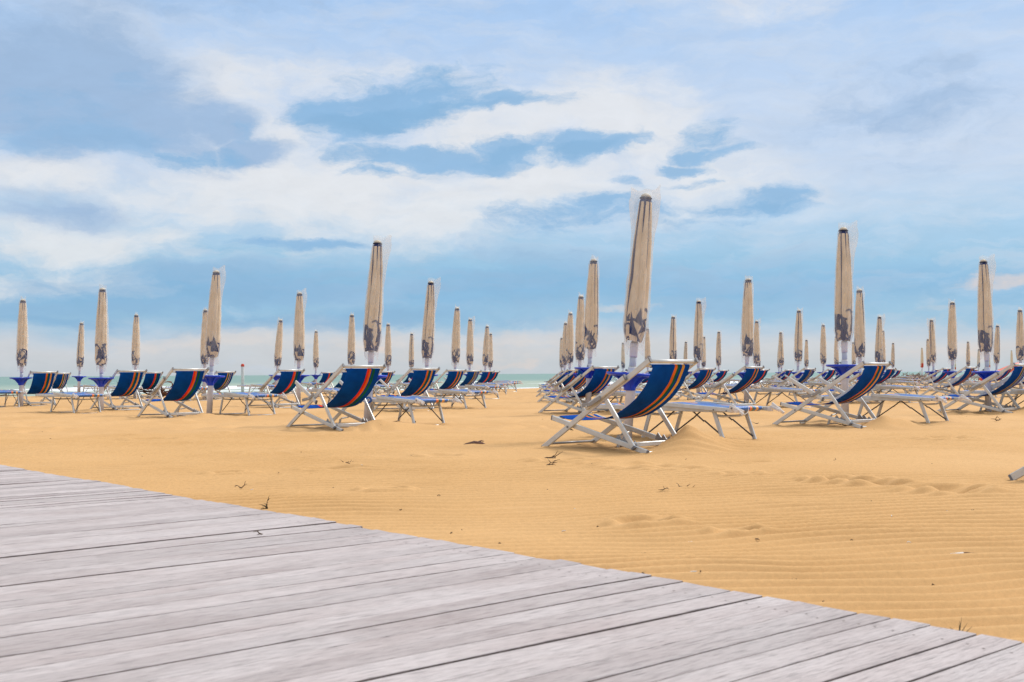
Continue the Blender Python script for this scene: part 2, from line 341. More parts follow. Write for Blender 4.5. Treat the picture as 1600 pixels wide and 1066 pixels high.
# ------------------------------------------------------------------ deckchair (origin at the near front foot, x = length, y = width)
W = .63
def deckchair_kit(sling, arm_up):
    k = Kit(); T = .022
    top = (1.394, .834)
    for y in (0, W):
        b, i = k.part('long_frame_bar'); b.bar((.02, y, .012), (top[0], y, top[1]), .052, T, 'alu')
        c, _ = k.part('end_cap', i); d = Vector((top[0], 0, top[1]-.012)).normalized()
        c.bar((top[0], y, top[1]), (top[0]+d.x*.012, y, top[1]+d.z*.012), .05, T+.004, 'cap')
        c, _ = k.part('foot_cap', i); c.bar((.006, y, .0036), (.0195, y, .0117), .05, T+.004, 'cap')
    b, _ = k.part('top_rail'); b.tube([(1.375, .012, .823), (1.375, W-.012, .823)], .019, 'alu', 12)
    b, _ = k.part('sling_rod'); b.tube([(1.345, .012, .782), (1.345, W-.012, .782)], .010, 'alu', 10)
    b, _ = k.part('front_foot_bar'); b.tube([(.085, .012, .05), (.085, W-.012, .05)], .012, 'alu_dark', 8)
    for y in (.026, W-.026):
        b, i = k.part('seat_bar'); b.bar((.125, y, .296), (1.33, y, .022), .047, T, 'alu')
        c, _ = k.part('end_cap', i); c.bar((.112, y, .299), (.125, y, .296), .046, T+.004, 'cap')
        c, _ = k.part('foot_cap', i); c.bar((1.3305, y, .0219), (1.343, y, .019), .046, T+.004, 'cap')
        # toothed rack standing on the bar
        yy = y+(.0185 if y < .3 else -.0185); pts = []
        x0, x1 = .93, 1.20; nt_ = 4
        zb = lambda x: .296-(x-.125)*.2274
        poly = [(x0, zb(x0)-.01)]
        for q in range(nt_):
            xa = x0+(x1-x0)*q/nt_; xb = x0+(x1-x0)*(q+1)/nt_
            poly += [(xa+.01, zb(xa)+.022), (xa+.035, zb(xa)+.052), (xb-.004, zb(xb)+.034)]
        poly.append((x1, zb(x1)-.01)); n = len(poly)
        r_, _ = k.part('toothed_rack'); vs = [(x, yy-.006, z) for x, z in poly]+[(x, yy+.006, z) for x, z in poly]
        r_.add(vs, [tuple(range(n)), tuple(range(2*n-1, n-1, -1))]+[(q, n+q, n+(q+1) % n, (q+1) % n) for q in range(n)], 'alu_dark')
    b, _ = k.part('front_sling_rod'); b.tube([(.165, .04, .300), (.165, W-.04, .300)], .011, 'alu', 8)
    b, _ = k.part('rear_foot_plate'); b.bar((1.300, .04, .020), (1.300, W-.04, .020), .062, .018, 'alu', side=(0, 0, 1))
    for y in (0, W):
        b, i = k.part('prop_leg'); b.bar((.862, y, .475), (1.19, y, .066), .046, T-.001, 'alu')
        c, _ = k.part('end_cap', i); c.bar((1.1905, y, .0655), (1.203, y, .050), .048, .03, 'cap')
    b, _ = k.part('prop_crossbar'); b.bar((1.172, .0115, .085), (1.172, W-.0115, .085), .042, .022, 'alu', side=(1, 0, 0))
    b, _ = k.part('foot_stub'); b.bar((.60, .47, .135), (.55, .47, 0), .034, .02, 'alu'); b.bar((.605, .481, .145), (.605, W-.038, .16), .03, .018, 'alu', side=(0, 0, 1)); b.tube([(.567, .48, .03), (.62, W-.04, .03)], .008, 'alu_dark', 6)
    # sling
    prof = smooth_path([(1.350, .796), (1.362, .786), (1.358, .762), (1.322, .69), (1.274, .61), (1.138, .478), (.913, .350), (.718, .300), (.46, .283), (.27, .288), (.175, .313), (.155, .303), (.165, .287)], 4)
    b, si = k.part('sling'); b.sheet(prof, .075, .565, .005, sling, 14, -.006)
    roll, _ = k.part('sling_hem', si); P = []; U = []
    for j in range(15):
        t = j/14; y = .062+(.575-.062)*t; row = []; ur = []
        for q in range(10):
            a = 2*math.pi*q/10; row.append((1.345+.0165*math.cos(a), y, .782+.0165*math.sin(a))); ur.append((t, 0))
        P.append(row); U.append(ur)
    roll.grid(P, sling, U, closed=True)
    # armrests
    for y, s in ((-.024, 1), (W+.024, -1)):
        b, i = k.part('armrest')
        if arm_up: a0, a1 = (.80, .375), (.30, .63)
        else: a0, a1 = (.626, .405), (1.115, .680)
        yo = y-s*.002
        b.bar((a0[0], yo, a0[1]), (a1[0], yo, a1[1]), .05, .022, 'alu', ch=.3)
        c, _ = k.part('end_cap', i); d = Vector((a1[0]-a0[0], 0, a1[1]-a0[1])).normalized()
        e_ = (a0, -1) if arm_up else (a1, 1)
        p = Vector((e_[0][0], yo, e_[0][1])); c.bar(p+d*(.0005*e_[1]), p+d*(.014*e_[1]), .056, .027, 'cap')
        c, _ = k.part('armrest_bracket', i)
        if arm_up:
            c.bar((.50, yo-s*.02, .395), (.66, yo-s*.02, .415), .038, .012, 'alu_dark'); c.bar((.66, yo-s*.02, .415), (.79, yo-s*.02, .482), .038, .0125, 'alu_dark')
        else:
            c.bar((.60, yo-s*.02, .425), (.70, yo-s*.02, .437), .036, .012, 'alu_dark'); c.bar((.70, yo-s*.02, .437), (.83, yo-s*.02, .500), .036, .0125, 'alu_dark')
        c.tube([(.66, yo-s*.024, .418), (.66, yo-s*.031, .418)], .009, 'alu', 8)
    for y, s in ((-.012, -1), (W+.012, 1)): b, _ = k.part('pivot_bolt'); b.tube([(.365, y, .218), (.365, y+s*.006, .218)], .010, 'cap', 8)
    return k

# ------------------------------------------------------------------ lounger (origin at the near head end, x runs from -1.9 to 0)
LW = .62
def lounger_kit(fit):
    k = Kit(); T = .024
    for y in (.03, LW-.03):
        b, i = k.part('side_rail'); b.bar((-1.90, y, .352), (-.12, y, .345), .048, T, 'alu')
        c, _ = k.part('end_cap', i); c.bar((-1.912, y, .352), (-1.9005, y, .352), .052, T+.004, 'cap')
    for y in (0, LW):
        b, i = k.part('backrest_bar'); b.bar((-.97, y, .398), (-.02, y, .348), .044, .026, 'alu')
        s = -1 if y == 0 else 1
        for x in (-.22, -.06): c, _ = k.part('bolt', i); c.tube([(x, y+s*.0135, .388-(x+.97)*.0526*1.0), (x, y+s*.018, .388-(x+.97)*.0526)], .008, 'cap', 8)
    b, _ = k.part('head_rail'); b.tube([(-.09, .014, .352), (-.09, LW-.014, .352)], .016, 'alu', 10)
    b, _ = k.part('foot_rail'); b.tube([(-1.88, .043, .352), (-1.88, LW-.043, .352)], .016, 'alu', 10)
    for (xa, xb) in ((-.27, -.14), (-1.12, -1.24)):
        for y in (.055, LW-.055):
            b, _ = k.part('leg'); b.bar((xa, y, .33), (xb, y, .004), .044, .024, 'alu')
        b, _ = k.part('leg_crossbar'); b.bar((xb, .07, .012), (xb, LW-.07, .012), .04, .018, 'alu', side=(0, 0, 1))
        b, _ = k.part('leg_stretcher'); xm = xa+(xb-xa)*.12
        b.tube([(xm, .068, .29), (xm, .18, .277), (xm, LW-.18, .277), (xm, LW-.068, .29)], .013, 'alu', 8)
    for y in (.082, LW-.082):
        for (xa, xm, xb, zb) in ((-.58, -.42, -.165, .065), (-.80, -.95, -1.215, .065)):
            b, _ = k.part('brace'); b.bar((xa, y, .335), (xm, y, .225), .016, .007, 'brace'); b.bar((xm, y+.008, .232), (xb, y+.008, zb), .016, .007, 'brace')
    # foot half of the bed
    b, _ = k.part('foot_sling'); pr = smooth_path([(-1.90, .356), (-1.885, .372), (-1.86, .370), (-1.5, .352), (-1.2, .350), (-.98, .372)], 5); b.sheet(pr, .075, LW-.075, .005, 'bed', 10, -.010)
    # head half, slightly wavy, wrapped round the head rail
    b, hi = k.part('back_sling'); P = smooth_path([(-.985, .392), (-.93, .405), (-.75, .388), (-.5, .380), (-.3, .372), (-.13, .372), (-.075, .372), (-.062, .352), (-.09, .330), (-.14, .334)], 5)
    b.sheet(P, .05, LW-.05, .005, 'bed', 10, .006)
    c, _ = k.part('sling_fold', hi); P = []; U = []
    for i in range(13):
        t = i/12; row = []; ur = []
        for j in range(11):
            q = j/10; x = -.98+.62*t; y = .09+(LW-.2)*q
            row.append((x, y, .402-.030*t+.016*math.sin(6*q+5*t)*math.sin(math.pi*t)+.022*math.exp(-((q-.35-.3*t)/.12)**2)*math.sin(math.pi*t))); ur.append((q*.55, t))
        P.append(row); U.append(ur)
    c.grid(P, 'bed', U)
    # white sun-shade fittings on the head end
    for y, s in ((0, -1), (LW, 1)):
        b, i = k.part('shade_fitting'); dx = .012*fit
        b.bar((-.018, y, .347), (.03, y, .348), .05, .032, 'fitting')
        b.bar((.012, y+s*.022, .392+dx), (.155, y+s*.022, .318-dx), .030, .016, 'fitting', ch=.4); b.bar((.0, y+s*.036, .385), (.10, y+s*.036, .34), .042, .012, 'fitting', ch=.4)
        b.bar((.02, y-s*.018, .372), (.13, y-s*.018, .335), .030, .014, 'fitting', ch=.4)
        c, _ = k.part('bolt', i); c.tube([(.03, y+s*.042, .368), (.03, y+s*.049, .368)], .010, 'cap', 8)
    if fit > 0:
        b, _ = k.part('cord'); b.tube(smooth_path([(-.05, .16, .378), (-.03, .18, .33), (-.035, .24, .30), (-.04, .31, .325), (-.06, .34, .376)], 4), .0035, 'fitting', 5)
    return k

# ------------------------------------------------------------------ pole table (tray round the pole)
def table_kit():
    k = Kit(); n = 36
    b, _ = k.part('tray'); b.lathe([(.695, .060), (.690, .23), (.698, .252), (.716, .258), (.724, .254), (.724, .244), (.712, .238), (.706, .20), (.706, .058)], 'table', n)
    b, _ = k.part('hub'); b.lathe([(.535, .056), (.54, .064), (.58, .066), (.605, .07), (.64, .09), (.67, .125), (.6945, .17), (.6946, .05)], 'table', n)
    for q in range(6):
        a = q*math.pi/3+.3; ca, sa = math.cos(a), math.sin(a)
        b, _ = k.part('rib'); tn = (-sa*.004, ca*.004)
        pr = [(.06, .56), (.075, .575), (.15, .66), (.215, .6897), (.06, .6897)]
        vs = [(r*ca+tn[0], r*sa+tn[1], z) for r, z in pr]+[(r*ca-tn[0], r*sa-tn[1], z) for r, z in pr]
        b.add(vs, [(4, 3, 2, 1, 0), (5, 6, 7, 8, 9)]+[(i, (i+1) % 5, 5+(i+1) % 5, 5+i) for i in range(5)], 'table')
    return k

# ------------------------------------------------------------------ closed umbrella in a clear bag
CT, CB = 2.60, 1.07
def can_r(t):
    xs = [0, .03, .1, .3, .55, .8, .92, 1.0]; rs = [.056, .071, .078, .099, .114, .120, .115, .092]
    return float(np.interp(t, xs, rs))
def umbrella_kit(seed, flapL, flapR, red=False):
    rg = np.random.RandomState(seed); k = Kit(); dz = 0
    b, i = k.part('pole'); b.lathe([(-.12, .053), (.62, .053), (.70, .050)], 'pole', 20)
    b.lathe([(.70, .030), (1.30, .030), (2.55, .024)], 'pole', 14)
    c, _ = k.part('collar', i); c.lathe([(.715, .058), (.725, .060), (.74, .052), (.775, .047), (.79, .047), (.79, .034)], 'collar', 18)
    c, _ = k.part('locking_knob', i); c.lathe([(.74, .011), (.742, .011), (.758, .011), (.760, .010)], 'cap', 8, c=(-.062, -.01))
    c, _ = k.part('grey_sleeve', i); c.lathe([(.79, .036), (.795, .037), (.895, .037), (.897, .033)], 'pole_grey', 16)
    c, _ = k.part('white_sleeve', i); c.lathe([(.897, .041), (.91, .042), (1.03, .046), (1.06, .038)], 'pole', 16)
    # canopy
    nz, na = 150, 120; P = []; C = []
    ph = rg.rand(6)*6.28; tw = rg.uniform(-2.2, 2.2)
    # zigzag trim strokes and folded patches near the hem, given as (angle, height) shapes
    strokes = []
    for q in range(9):
        a = rg.rand()*6.28; z = CB+rg.uniform(.12, .40); pts = [(a, z)]
        for w in range(rg.randint(3, 6)):
            a += rg.uniform(.25, .8)*rg.choice([1, -1, 1]); z = min(max(CB+.02, z+rg.uniform(-.17, .10)), CB+.42); pts.append((a, z))
        strokes.append((pts, rg.uniform(.011, .019)))
    tris = []
    for q in range(13):
        a = rg.rand()*6.28; z = CB+rg.uniform(.04, .25); s = rg.uniform(.7, 1.35)
        tris.append([(a-rg.uniform(.2, .6)*s, z-rg.uniform(.02, .10)), (a+rg.uniform(.2, .7)*s, z-rg.uniform(-.02, .08)), (a+rg.uniform(-.3, .5)*s, z+rg.uniform(.08, .19)*s)])
    bands = [(q*math.pi/4+ph[3]+rg.uniform(-.15, .15), rg.choice([.05, .10, .16, .25, .5, .95], p=[.25, .25, .2, .15, .08, .07]), rg.uniform(.10, .20)) for q in range(8)]
    A = np.linspace(0, 2*np.pi, na, endpoint=False); T_ = np.linspace(0, 1, nz); Z_ = CT+(CB-CT)*T_
    AA, ZZ = np.meshgrid(A, Z_); TT = (CT-ZZ)/(CT-CB)
    mask = np.zeros_like(AA); S_ = .11
    wob = .035*(fbm(AA*1.5, ZZ*9, seed, 3)-.45)
    ZW = ZZ+wob
    for pts, hw in strokes:
        for (a0, z0), (a1, z1) in zip(pts[:-1], pts[1:]):
            am = (a0+a1)/2; da = (AA-am+np.pi) % (2*np.pi)-np.pi
            x = da*S_; y = ZW; xa, xb = (a0-am)*S_, (a1-am)*S_
            dx, dy = xb-xa, z1-z0; l2 = dx*dx+dy*dy+1e-9
            tt = np.clip(((x-xa)*dx+(y-z0)*dy)/l2, 0, 1)
            d = np.hypot(x-xa-tt*dx, y-z0-tt*dy); mask = np.maximum(mask, np.clip(1.5-d/hw, 0, 1)*(np.abs(da) < 1.6))
    for tr_ in tris:
        am = sum(p[0] for p in tr_)/3; da = (AA-am+np.pi) % (2*np.pi)-np.pi; x = da*S_; y = ZW; ins = np.full_like(x, 1.)
        q = [((p[0]-am)*S_, p[1]) for p in tr_]
        for w in range(3):
            (x0, y0), (x1, y1) = q[w], q[(w+1) % 3]; c_ = ((x1-x0)*(y-y0)-(y1-y0)*(x-x0))/(math.hypot(x1-x0, y1-y0)+1e-9)
            ins = np.minimum(ins, .5+c_/.01)
        mask = np.maximum(mask, np.clip(ins, 0, 1))
    mask = np.maximum(mask, np.clip(1.4-np.abs(ZZ-(CB+.012))/.014, 0, 1)*(noise2(AA*2, ZZ*0+seed, 3) > .4))
    for a, ext, wd in bands:
        dd = np.abs((AA-a-TT*tw*.12+np.pi) % (2*np.pi)-np.pi); wid = wd*np.clip((ext-TT)/ext, 0, 1)**.7+.02*(TT < ext)
        mask = np.maximum(mask, np.clip(.5+(wid-dd)/.08, 0, 1)*(TT < ext))
    mask = np.maximum(mask, (TT < .022)*1.)
    if red: mask *= 0
    RR = np.vectorize(can_r)(TT)
    fold = np.abs(np.sin(4*AA+ph[0]+tw*TT+.5*np.sin(2*AA+ph[4])))**.55
    RR = RR*(1-.23*(1-fold)*np.clip(TT*5, 0, 1)+.07*np.sin(3*AA+ph[1]+2*TT)*TT+.10*(fbm(AA*1.2+5, ZZ*4, seed+5, 3)-.45))
    hem = np.clip((TT-.95)/.05, 0, 1)*.05*(noise2(AA*2.2, AA*0, seed+9)-.5)
    off = .012*np.sin(2.5*TT+ph[2])*TT
    for i_ in range(nz):
        P.append([(RR[i_, j]*math.cos(A[j])+off[i_, j], RR[i_, j]*math.sin(A[j]), ZZ[i_, j]+hem[i_, j]) for j in range(na)]); C.append(list(mask[i_]))
    b, ci = k.part('canopy'); b.grid(P, 'canopy', cols=C, closed=True)
    # gathered hem closes towards the pole
    c, _ = k.part('cap_band', ci); c.lathe([(2.598, .056), (2.603, .068), (2.612, .068), (2.615, .058)], 'cap_navy', 18)
    c, _ = k.part('cap', ci); c.lathe([(2.615, .056), (2.635, .053), (2.652, .034), (2.660, .016), (2.661, .004)], 'cap_cream', 16)
    if red:
        c, _ = k.part('red_hem', ci); c.lathe([(CB-.02, .085), (CB+.02, .115), (CB+.25, .122), (CB+.33, .119)], 'redtrim', 20)
        return k
    # bag
    zt = 2.70; zb = .96; rows = 90; n = 72; P = []
    fl = rg.rand(4)*6.28
    for i_ in range(rows):
        t = i_/(rows-1); z = zt+(zb-zt)*t; tc_ = np.clip((CT-z)/(CT-CB), 0, 1); r = can_r(tc_)*1.05+.007
        up = float(sstep(1.85, 2.60, z))                       # flattening towards the sealed top edge
        low = float(sstep(1.10, .96, z))
        r = r*(1-low*.15)+low*.012
        # the empty end of the bag stands out beyond the canopy on its flap sides
        hw_l = r+(flapL-.058)*up**2.2*1.0; hw_r = r+(flapR-.058)*up**1.5
        dep = r*(1-.93*float(sstep(2.60, 2.70, z)))
        row = []
        for j in range(n):
            a = 2*math.pi*j/n; ca, sa = math.cos(a), math.sin(a)
            x = (hw_r if ca > 0 else hw_l)*math.copysign(abs(ca)**(1-.25*up), ca)
            pinch = 1-.7*up*float(sstep(.05, .15, abs(x)))
            y = dep*sa*pinch+up*.02*float(sstep(.05, .15, abs(x)))*math.sin(11*z+fl[2]+3*x)
            rk = 1+(.07*math.sin(5*a+9*z+fl[0])*math.sin(7*z+fl[1])+.05*math.sin(9*a-13*z+fl[2]))*(1-up)+low*.16*math.sin(4*a+fl[3])
            zz = z+up*(.02*math.sin(a+fl[1])+.045*ca*ca*(1 if ca > 0 else .6)+.014*math.sin(38*x+fl[0]))+low*.045*math.sin(3*a+fl[2])+low*.006*math.sin(7*a+fl[0])
            row.append((x*rk, y*rk+.012*math.sin(16*z+fl[3])*up, zz))
        P.append(row)
    b, bi = k.part('plastic_cover'); b.grid(P, 'bag', closed=True)
    return k
M['cap_cream'] = plain('cream_cap', (.60, .53, .40), .6, 0, .1)
M['cap_navy'] = plain('navy_canvas_cap', (.012, .02, .065), .8, 0, .1)

# ------------------------------------------------------------------ sand height
MOUNDS = []      # (x, y, radius along e2, radius along e1, height)
DIPS = []
def height(x, y, ripples=True):
    x = np.asarray(x, float); y = np.asarray(y, float)
    h = .030*(fbm(x*.45, y*.45, 3, 3)-.44)+.016*(noise2(x*1.7, y*1.7, 8)-.5)
    for mx_, my_, r2, r1, hh in MOUNDS:
        R_ = max(r1, r2)*1.5; near = (np.abs(x-mx_) < R_) & (np.abs(y-my_) < R_)
        if not near.any(): continue
        xn, yn = x[near], y[near]; dx = xn-mx_; dy = yn-my_; a = (dx*E1[0]+dy*E1[1])/r1; c = (dx*E2[0]+dy*E2[1])/r2
        d = np.sqrt(a*a+c*c)*(1+.35*(noise2(xn*3.1, yn*3.1, 21)-.5))
        h[near] += hh*np.maximum(0, 1-d)**1.25
    for mx_, my_, r, hh in DIPS:
        d2 = ((x-mx_)/(r*1.4))**2+((y-my_)/r)**2
        h = h-1.5*hh*np.exp(-d2)+hh*.75*np.exp(-(np.sqrt(d2)-1.5)**2*4)
    if ripples:
        lam = .128+.02*noise2(x*.3, y*.3, 77)*0
        u = -.20*x+.98*y+.16*(fbm(x*.7, y*.7, 31, 3)-.45)*3+.03*noise2(x*4, y*4, 5)
        am = .0225*(.35+.65*sstep(.15, .55, noise2(x*.55, y*.8, 44)))*(.55+.45*noise2(x*1.3, y*2.1, 61))+.001
        p = (u/lam) % 1.0
        h = h+am*np.where(p < .34, p/.34, (1-p)/.66)*1.7
    e1 = x*E1[0]+y*E1[1]
    shore = e1+2.2*(noise2((x*E2[0]+y*E2[1])*.05, x*0, 71)-.5)
    h = h-.75*sstep(-40, -60, shore)
    return h
def hz(x, y): return float(height(np.array([x]), np.array([y]), False)[0])

# ------------------------------------------------------------------ where the units stand (photo columns; distance from the umbrella's height)
# key: pole px, top px, top y, top dz, swap, chair foot offset, stripes, arm up, bag kit
RD = (-1.05, -.20); LD = (-.931, -1.18); SW = (-.59, 1.0)
U = [
 ('N1', 978, 1003, 297, 0, 0, None, 0, 0, 0), ('A', 1319, 1320, 352, .1, 0, (-1.14, -.56), 0, 1, 1), ('C', 573, 586, 372, 0, 0, LD, 1, 1, 1),
 ('B', 1543, 1540, 403, 0, 0, (-.92, 0), 2, 0, 1), ('D', 918, 926, 402, .1, 0, (-.86, .5), 0, 0, 2), ('E', 327, 335, 420, 0, 0, LD, 1, 0, 1),
 ('I', 158, 159, 448, -.12, 1, SW, 0, 0, 3), ('M', 33, 34, 466, -.08, 1, SW, 0, 0, 3), ('F', 663, 671, 437, 0, 0, LD, 0, 1, 1),
 ('G', 1165, 1169, 433, 0, 0, (-1.2, -.1), 0, 0, 4), ('J', 1343, 1344, 450, 0, 0, RD, 1, 0, 2), ('K', 466, 468, 455, 0, 0, LD, 1, 0, 1),
 ('L', 904, 908, 460, 0, 0, RD, 0, 0, 3), ('O', 1487, 1489, 470, 0, 0, RD, 0, 0, 4), ('N', 1090, 1093, 468, 0, 0, RD, 0, 0, 1),
 ('P', 709, 713, 479, 0, 0, LD, 0, 1, 3), ('Q', 1245, 1248, 483, 0, 0, RD, 2, 1, 2), ('R', 211, 212, 490, 0, 1, SW, 1, 0, 3),
 ('S', 548, 549, 490, 0, 0, LD, 1, 0, 3), ('T', 319, 321, 482, 0, 1, SW, 2, 0, 4), ('U', 889, 892, 487, 0, 0, RD, 0, 0, 4),
 ('V', 123, 126, 503, 0, 0, LD, 2, 0, 2), ('W', 430, 436, 498, 0, 1, SW, 1, 0, 4), ('X', 733, 735, 497, 0, 0, LD, 2, 0, 1),
 ('Y', 1051, 1052, 493, 0, 0, RD, 0, 0, 2), ('Z', 1180, 1182, 500, 0, 0, RD, 1, 0, 1), ('a', 606, 607, 505, 0, 0, LD, 0, 0, 3),
 ('b', 493, 494, 516, 0, 1, SW, 1, 0, 3), ('c', 642, 643, 520, 0, 0, LD, 1, 0, 2), ('d', 756, 760, 508, 0, 0, LD, 1, 0, 3),
 ('e', 765, 767, 520, 0, 0, LD, 1, 0, 4), ('f', 881, 883, 503, 0, 0, RD, 1, 0, 2), ('g', 877, 878, 527, 0, 0, RD, 1, 0, 4),
 ('h', 1012, 1012, 512, 0, 0, RD, 1, 0, 3), ('i', 1070, 1071, 533, 0, 0, RD, 1, 0, 2), ('j', 1122, 1123, 517, 0, 0, RD, 1, 0, 2),
 ('k', 1185, 1185, 526, 0, 0, RD, 1, 0, 4), ('l', 1221, 1221, 518, 0, 0, RD, 1, 0, 2), ('m', 1216, 1217, 537, 0, 0, RD, 1, 0, 4),
 ('n', 1259, 1260, 530, 0, 0, RD, 1, 0, 3), ('o', 1286, 1287, 506, 0, 0, RD, 1, 0, 4), ('p', 1307, 1307, 524, 0, 0, RD, 1, 0, 4),
 ('q', 1334, 1334, 534, 0, 0, RD, 1, 0, 3), ('r', 1371, 1373, 493, 0, 0, RD, 1, 0, 1), ('s', 1379, 1380, 515, 0, 0, RD, 1, 0, 3),
 ('t', 1394, 1395, 535, 0, 0, RD, 1, 0, 2), ('u', 1459, 1457, 498, 0, 0, RD, 1, 0, 0), ('v', 1451, 1450, 529, 0, 0, RD, 1, 0, 4),
 ('w', 1512, 1513, 533, 0, 0, RD, 1, 0, 2), ('x', 1528, 1529, 545, 0, 0, RD, 1, 0, 4), ('y', 1555, 1559, 507, 0, 0, RD, 1, 0, 2),
 ('z', 1594, 1595, 482, 0, 0, RD, 0, 0, 3), ('A2', 973, 973, 535, 0, 0, RD, 1, 0, 4), ('B2', 989, 989, 537, 0, 0, RD, 1, 0, 3),
 ('C2', 1098, 1099, 525, 0, 0, RD, 1, 0, 4),
]
REDS = [(1440, 1440, 543), (1492, 1492, 562), (1545, 1545, 553), (1580, 1580, 547)]
K0 = (2.68-H)*F
UN = {}
for key, pb, pt, yt, dz, sw, fo, st, up, bg in U:
    Z = (2.68-H+dz)*F/(hy(pt)-yt); x, y = loc_at(pb, Z)
    if fo is None: fo = LD
    lo = (-.03, -1.3) if sw else (.954, -.9)
    if key == 'C': lo = (.80, -.9)
    UN[key] = dict(px=pt, x=x, y=y, dz=dz, lean=(pt-pb)/F*Z/1.96, st=st, up=up, bg=bg, chair=(x+fo[0], y+fo[1]), lounger=(x+lo[0], y+lo[1]), Z=Z)
UN['N1']['chair'] = (.285, 11.12); UN['N1']['lounger'] = (2.17, 11.4)
UN['A']['chair'] = (3.52, 15.6); UN['D']['chair'] = (.476, 20.9); UN['B']['chair'] = (7.34, 20.0)
UN['I']['lounger'] = (-8.2, 21.6)

def chair_pt(c, s, w): return (c[0]+E1[0]*s+E2[0]*w, c[1]+E1[1]*s+E2[1]*w)
for kk, hh in (('N1', .17), ('C', .11), ('A', .12), ('E', .05), ('D', .05), ('B', .07), ('F', .04), ('G', .05), ('J', .06), ('N', .05)):
    c = UN[kk]['chair']; p = chair_pt(c, 1.34, .58); MOUNDS.append((p[0], p[1], .62, .36, hh)); p = chair_pt(c, 1.2, 1.05); MOUNDS.append((p[0], p[1], .85, .55, hh*.45))
def gz(px, py): Z = H*F/(py-hy(px)); return loc_at(px, Z)
for px, py, r, hh in ((1300, 755, .10, .030), (1335, 757, .12, .035), (1375, 760, .10, .028), (1478, 770, .12, .035), (1500, 775, .09, .02), (1005, 820, .08, .028), (600, 767, .07, .028), (690, 716, .10, .025),
                      (882, 724, .12, .03), (955, 728, .10, .025), (1010, 733, .16, .03), (1155, 746, .07, .02), (1060, 738, .12, .02), (1150, 833, .06, .018), (360, 740, .08, .02), (1180, 724, .10, .02), (520, 735, .12, .02), (1480, 690, .14, .03), (240, 690, .14, .025)):
    p = gz(px, py); DIPS.append((p[0], p[1], r, hh))
for kk, u_ in UN.items():
    if u_['Z'] < 27:
        MOUNDS.append((u_['x'], u_['y'], .20, .20, .03))
        for s_, w_, hh in ((.04, 0, .014), (.02, .63, .030), (1.22, .05, .018), (1.3, .6, .05)):
            p = chair_pt(u_['chair'], s_, w_); MOUNDS.append((p[0], p[1], .17, .14, hh))
        for s_, w_ in ((-.14, .05), (-.14, .57), (-1.24, .05), (-1.24, .57)):
            p = chair_pt(u_['lounger'], s_, w_); MOUNDS.append((p[0], p[1], .14, .14, .028))
p = gz(40, 632); MOUNDS.append((p[0], p[1], .5, .4, .10))

# ------------------------------------------------------------------ setting: sand
ks = np.concatenate([-np.geomspace(60, .62, 60), np.linspace(-.6, .6, 620), np.geomspace(.62, 60, 60)])
zs = np.concatenate([np.geomspace(.8, 14, 1100), np.geomspace(14.1, 120, 260), np.geomspace(124, 420, 30)])
KK, ZZ = np.meshgrid(ks, zs); X = KK*ZZ; Y = ZZ
Hs = height(X, Y)
# hide under the boardwalk
nx, ny = len(ks), len(zs)
co = np.stack([X.ravel(), Y.ravel(), Hs.ravel()], 1)
idx = np.arange(nx*ny).reshape(ny, nx)
quads = np.stack([idx[:-1, :-1].ravel(), idx[:-1, 1:].ravel(), idx[1:, 1:].ravel(), idx[1:, :-1].ravel()], 1)
extra = np.array([(-48, .8, 0), (48, .8, 0), (48, -60, 0), (-48, -60, 0)], float)
def np_mesh(name, co, quads, mat, smooth=True):
    me = bpy.data.meshes.new(name); me.vertices.add(len(co)); me.vertices.foreach_set('co', co.ravel())
    me.loops.add(quads.size); me.loops.foreach_set('vertex_index', quads.ravel().astype(np.int32))
    me.polygons.add(len(quads)); me.polygons.foreach_set('loop_start', np.arange(0, quads.size, 4, dtype=np.int32)); me.polygons.foreach_set('loop_total', np.full(len(quads), 4, np.int32))
    me.polygons.foreach_set('use_smooth', np.full(len(quads), smooth)); me.materials.append(mat); me.update(calc_edges=True); me.validate(); return me
nb = len(co); co = np.concatenate([co, extra]); quads = np.concatenate([quads, [[nb+3, nb+2, nb+1, nb]]])
sand = link('sand', np_mesh('sand', co, quads, M['sand'])); tag(sand, 'rippled golden beach sand running from the boardwalk to the sea', 'sand', kind='structure')

# ------------------------------------------------------------------ setting: sea
SEA = -.30
d = np.concatenate([np.arange(0, 60, .3), np.geomspace(60.5, 9000, 70)])
v = np.concatenate([-np.geomspace(6000, 62, 30), np.arange(-60, 160, .8), np.geomspace(161, 6000, 40)])
DD, VV = np.meshgrid(d, v)
e1 = -46-DD
hgt_ = np.zeros_like(DD); foam = np.zeros_like(DD)
wv = 1.6*(fbm(VV*.08, DD*0, 5, 3)-.45)
for q, (d0, am, wd) in enumerate(((5.5, .13, 1.0), (11, .24, 1.3), (17, .30, 1.5), (25, .30, 1.8), (34, .26, 2.0), (45, .24, 2.2), (56, .2, 2.4))):
    dd = DD-d0-wv*(2+q*.8)-2.5*(noise2(VV*.11, DD*0+q*9, 90+q)-.5)
    a_ = am*sstep(.2, .65, noise2(VV*.09+q*3.3, DD*0+q, 50+q))
    prof = np.where(dd < 0, np.exp(-(dd/(wd*.7))**2), np.exp(-(dd/(wd*1.6))**2)); hgt_ += a_*prof
    brk = sstep(.46, .70, noise2(VV*.13+q*7, DD*0, 130+q)) if q > 0 else 1
    if q < 5: foam = np.maximum(foam, brk*np.where(dd < 0, np.exp(-(dd/(wd*1.5))**2), np.exp(-(dd/(wd*.45))**2))*(1.0 if q < 4 else .6))
foam = np.maximum(foam, 1-sstep(.8, 4.5, DD+wv*2))
foam = np.maximum(foam, .42*sstep(.5, .75, fbm(VV*.25, DD*.5, 7, 3))*(1-sstep(15, 40, DD)))
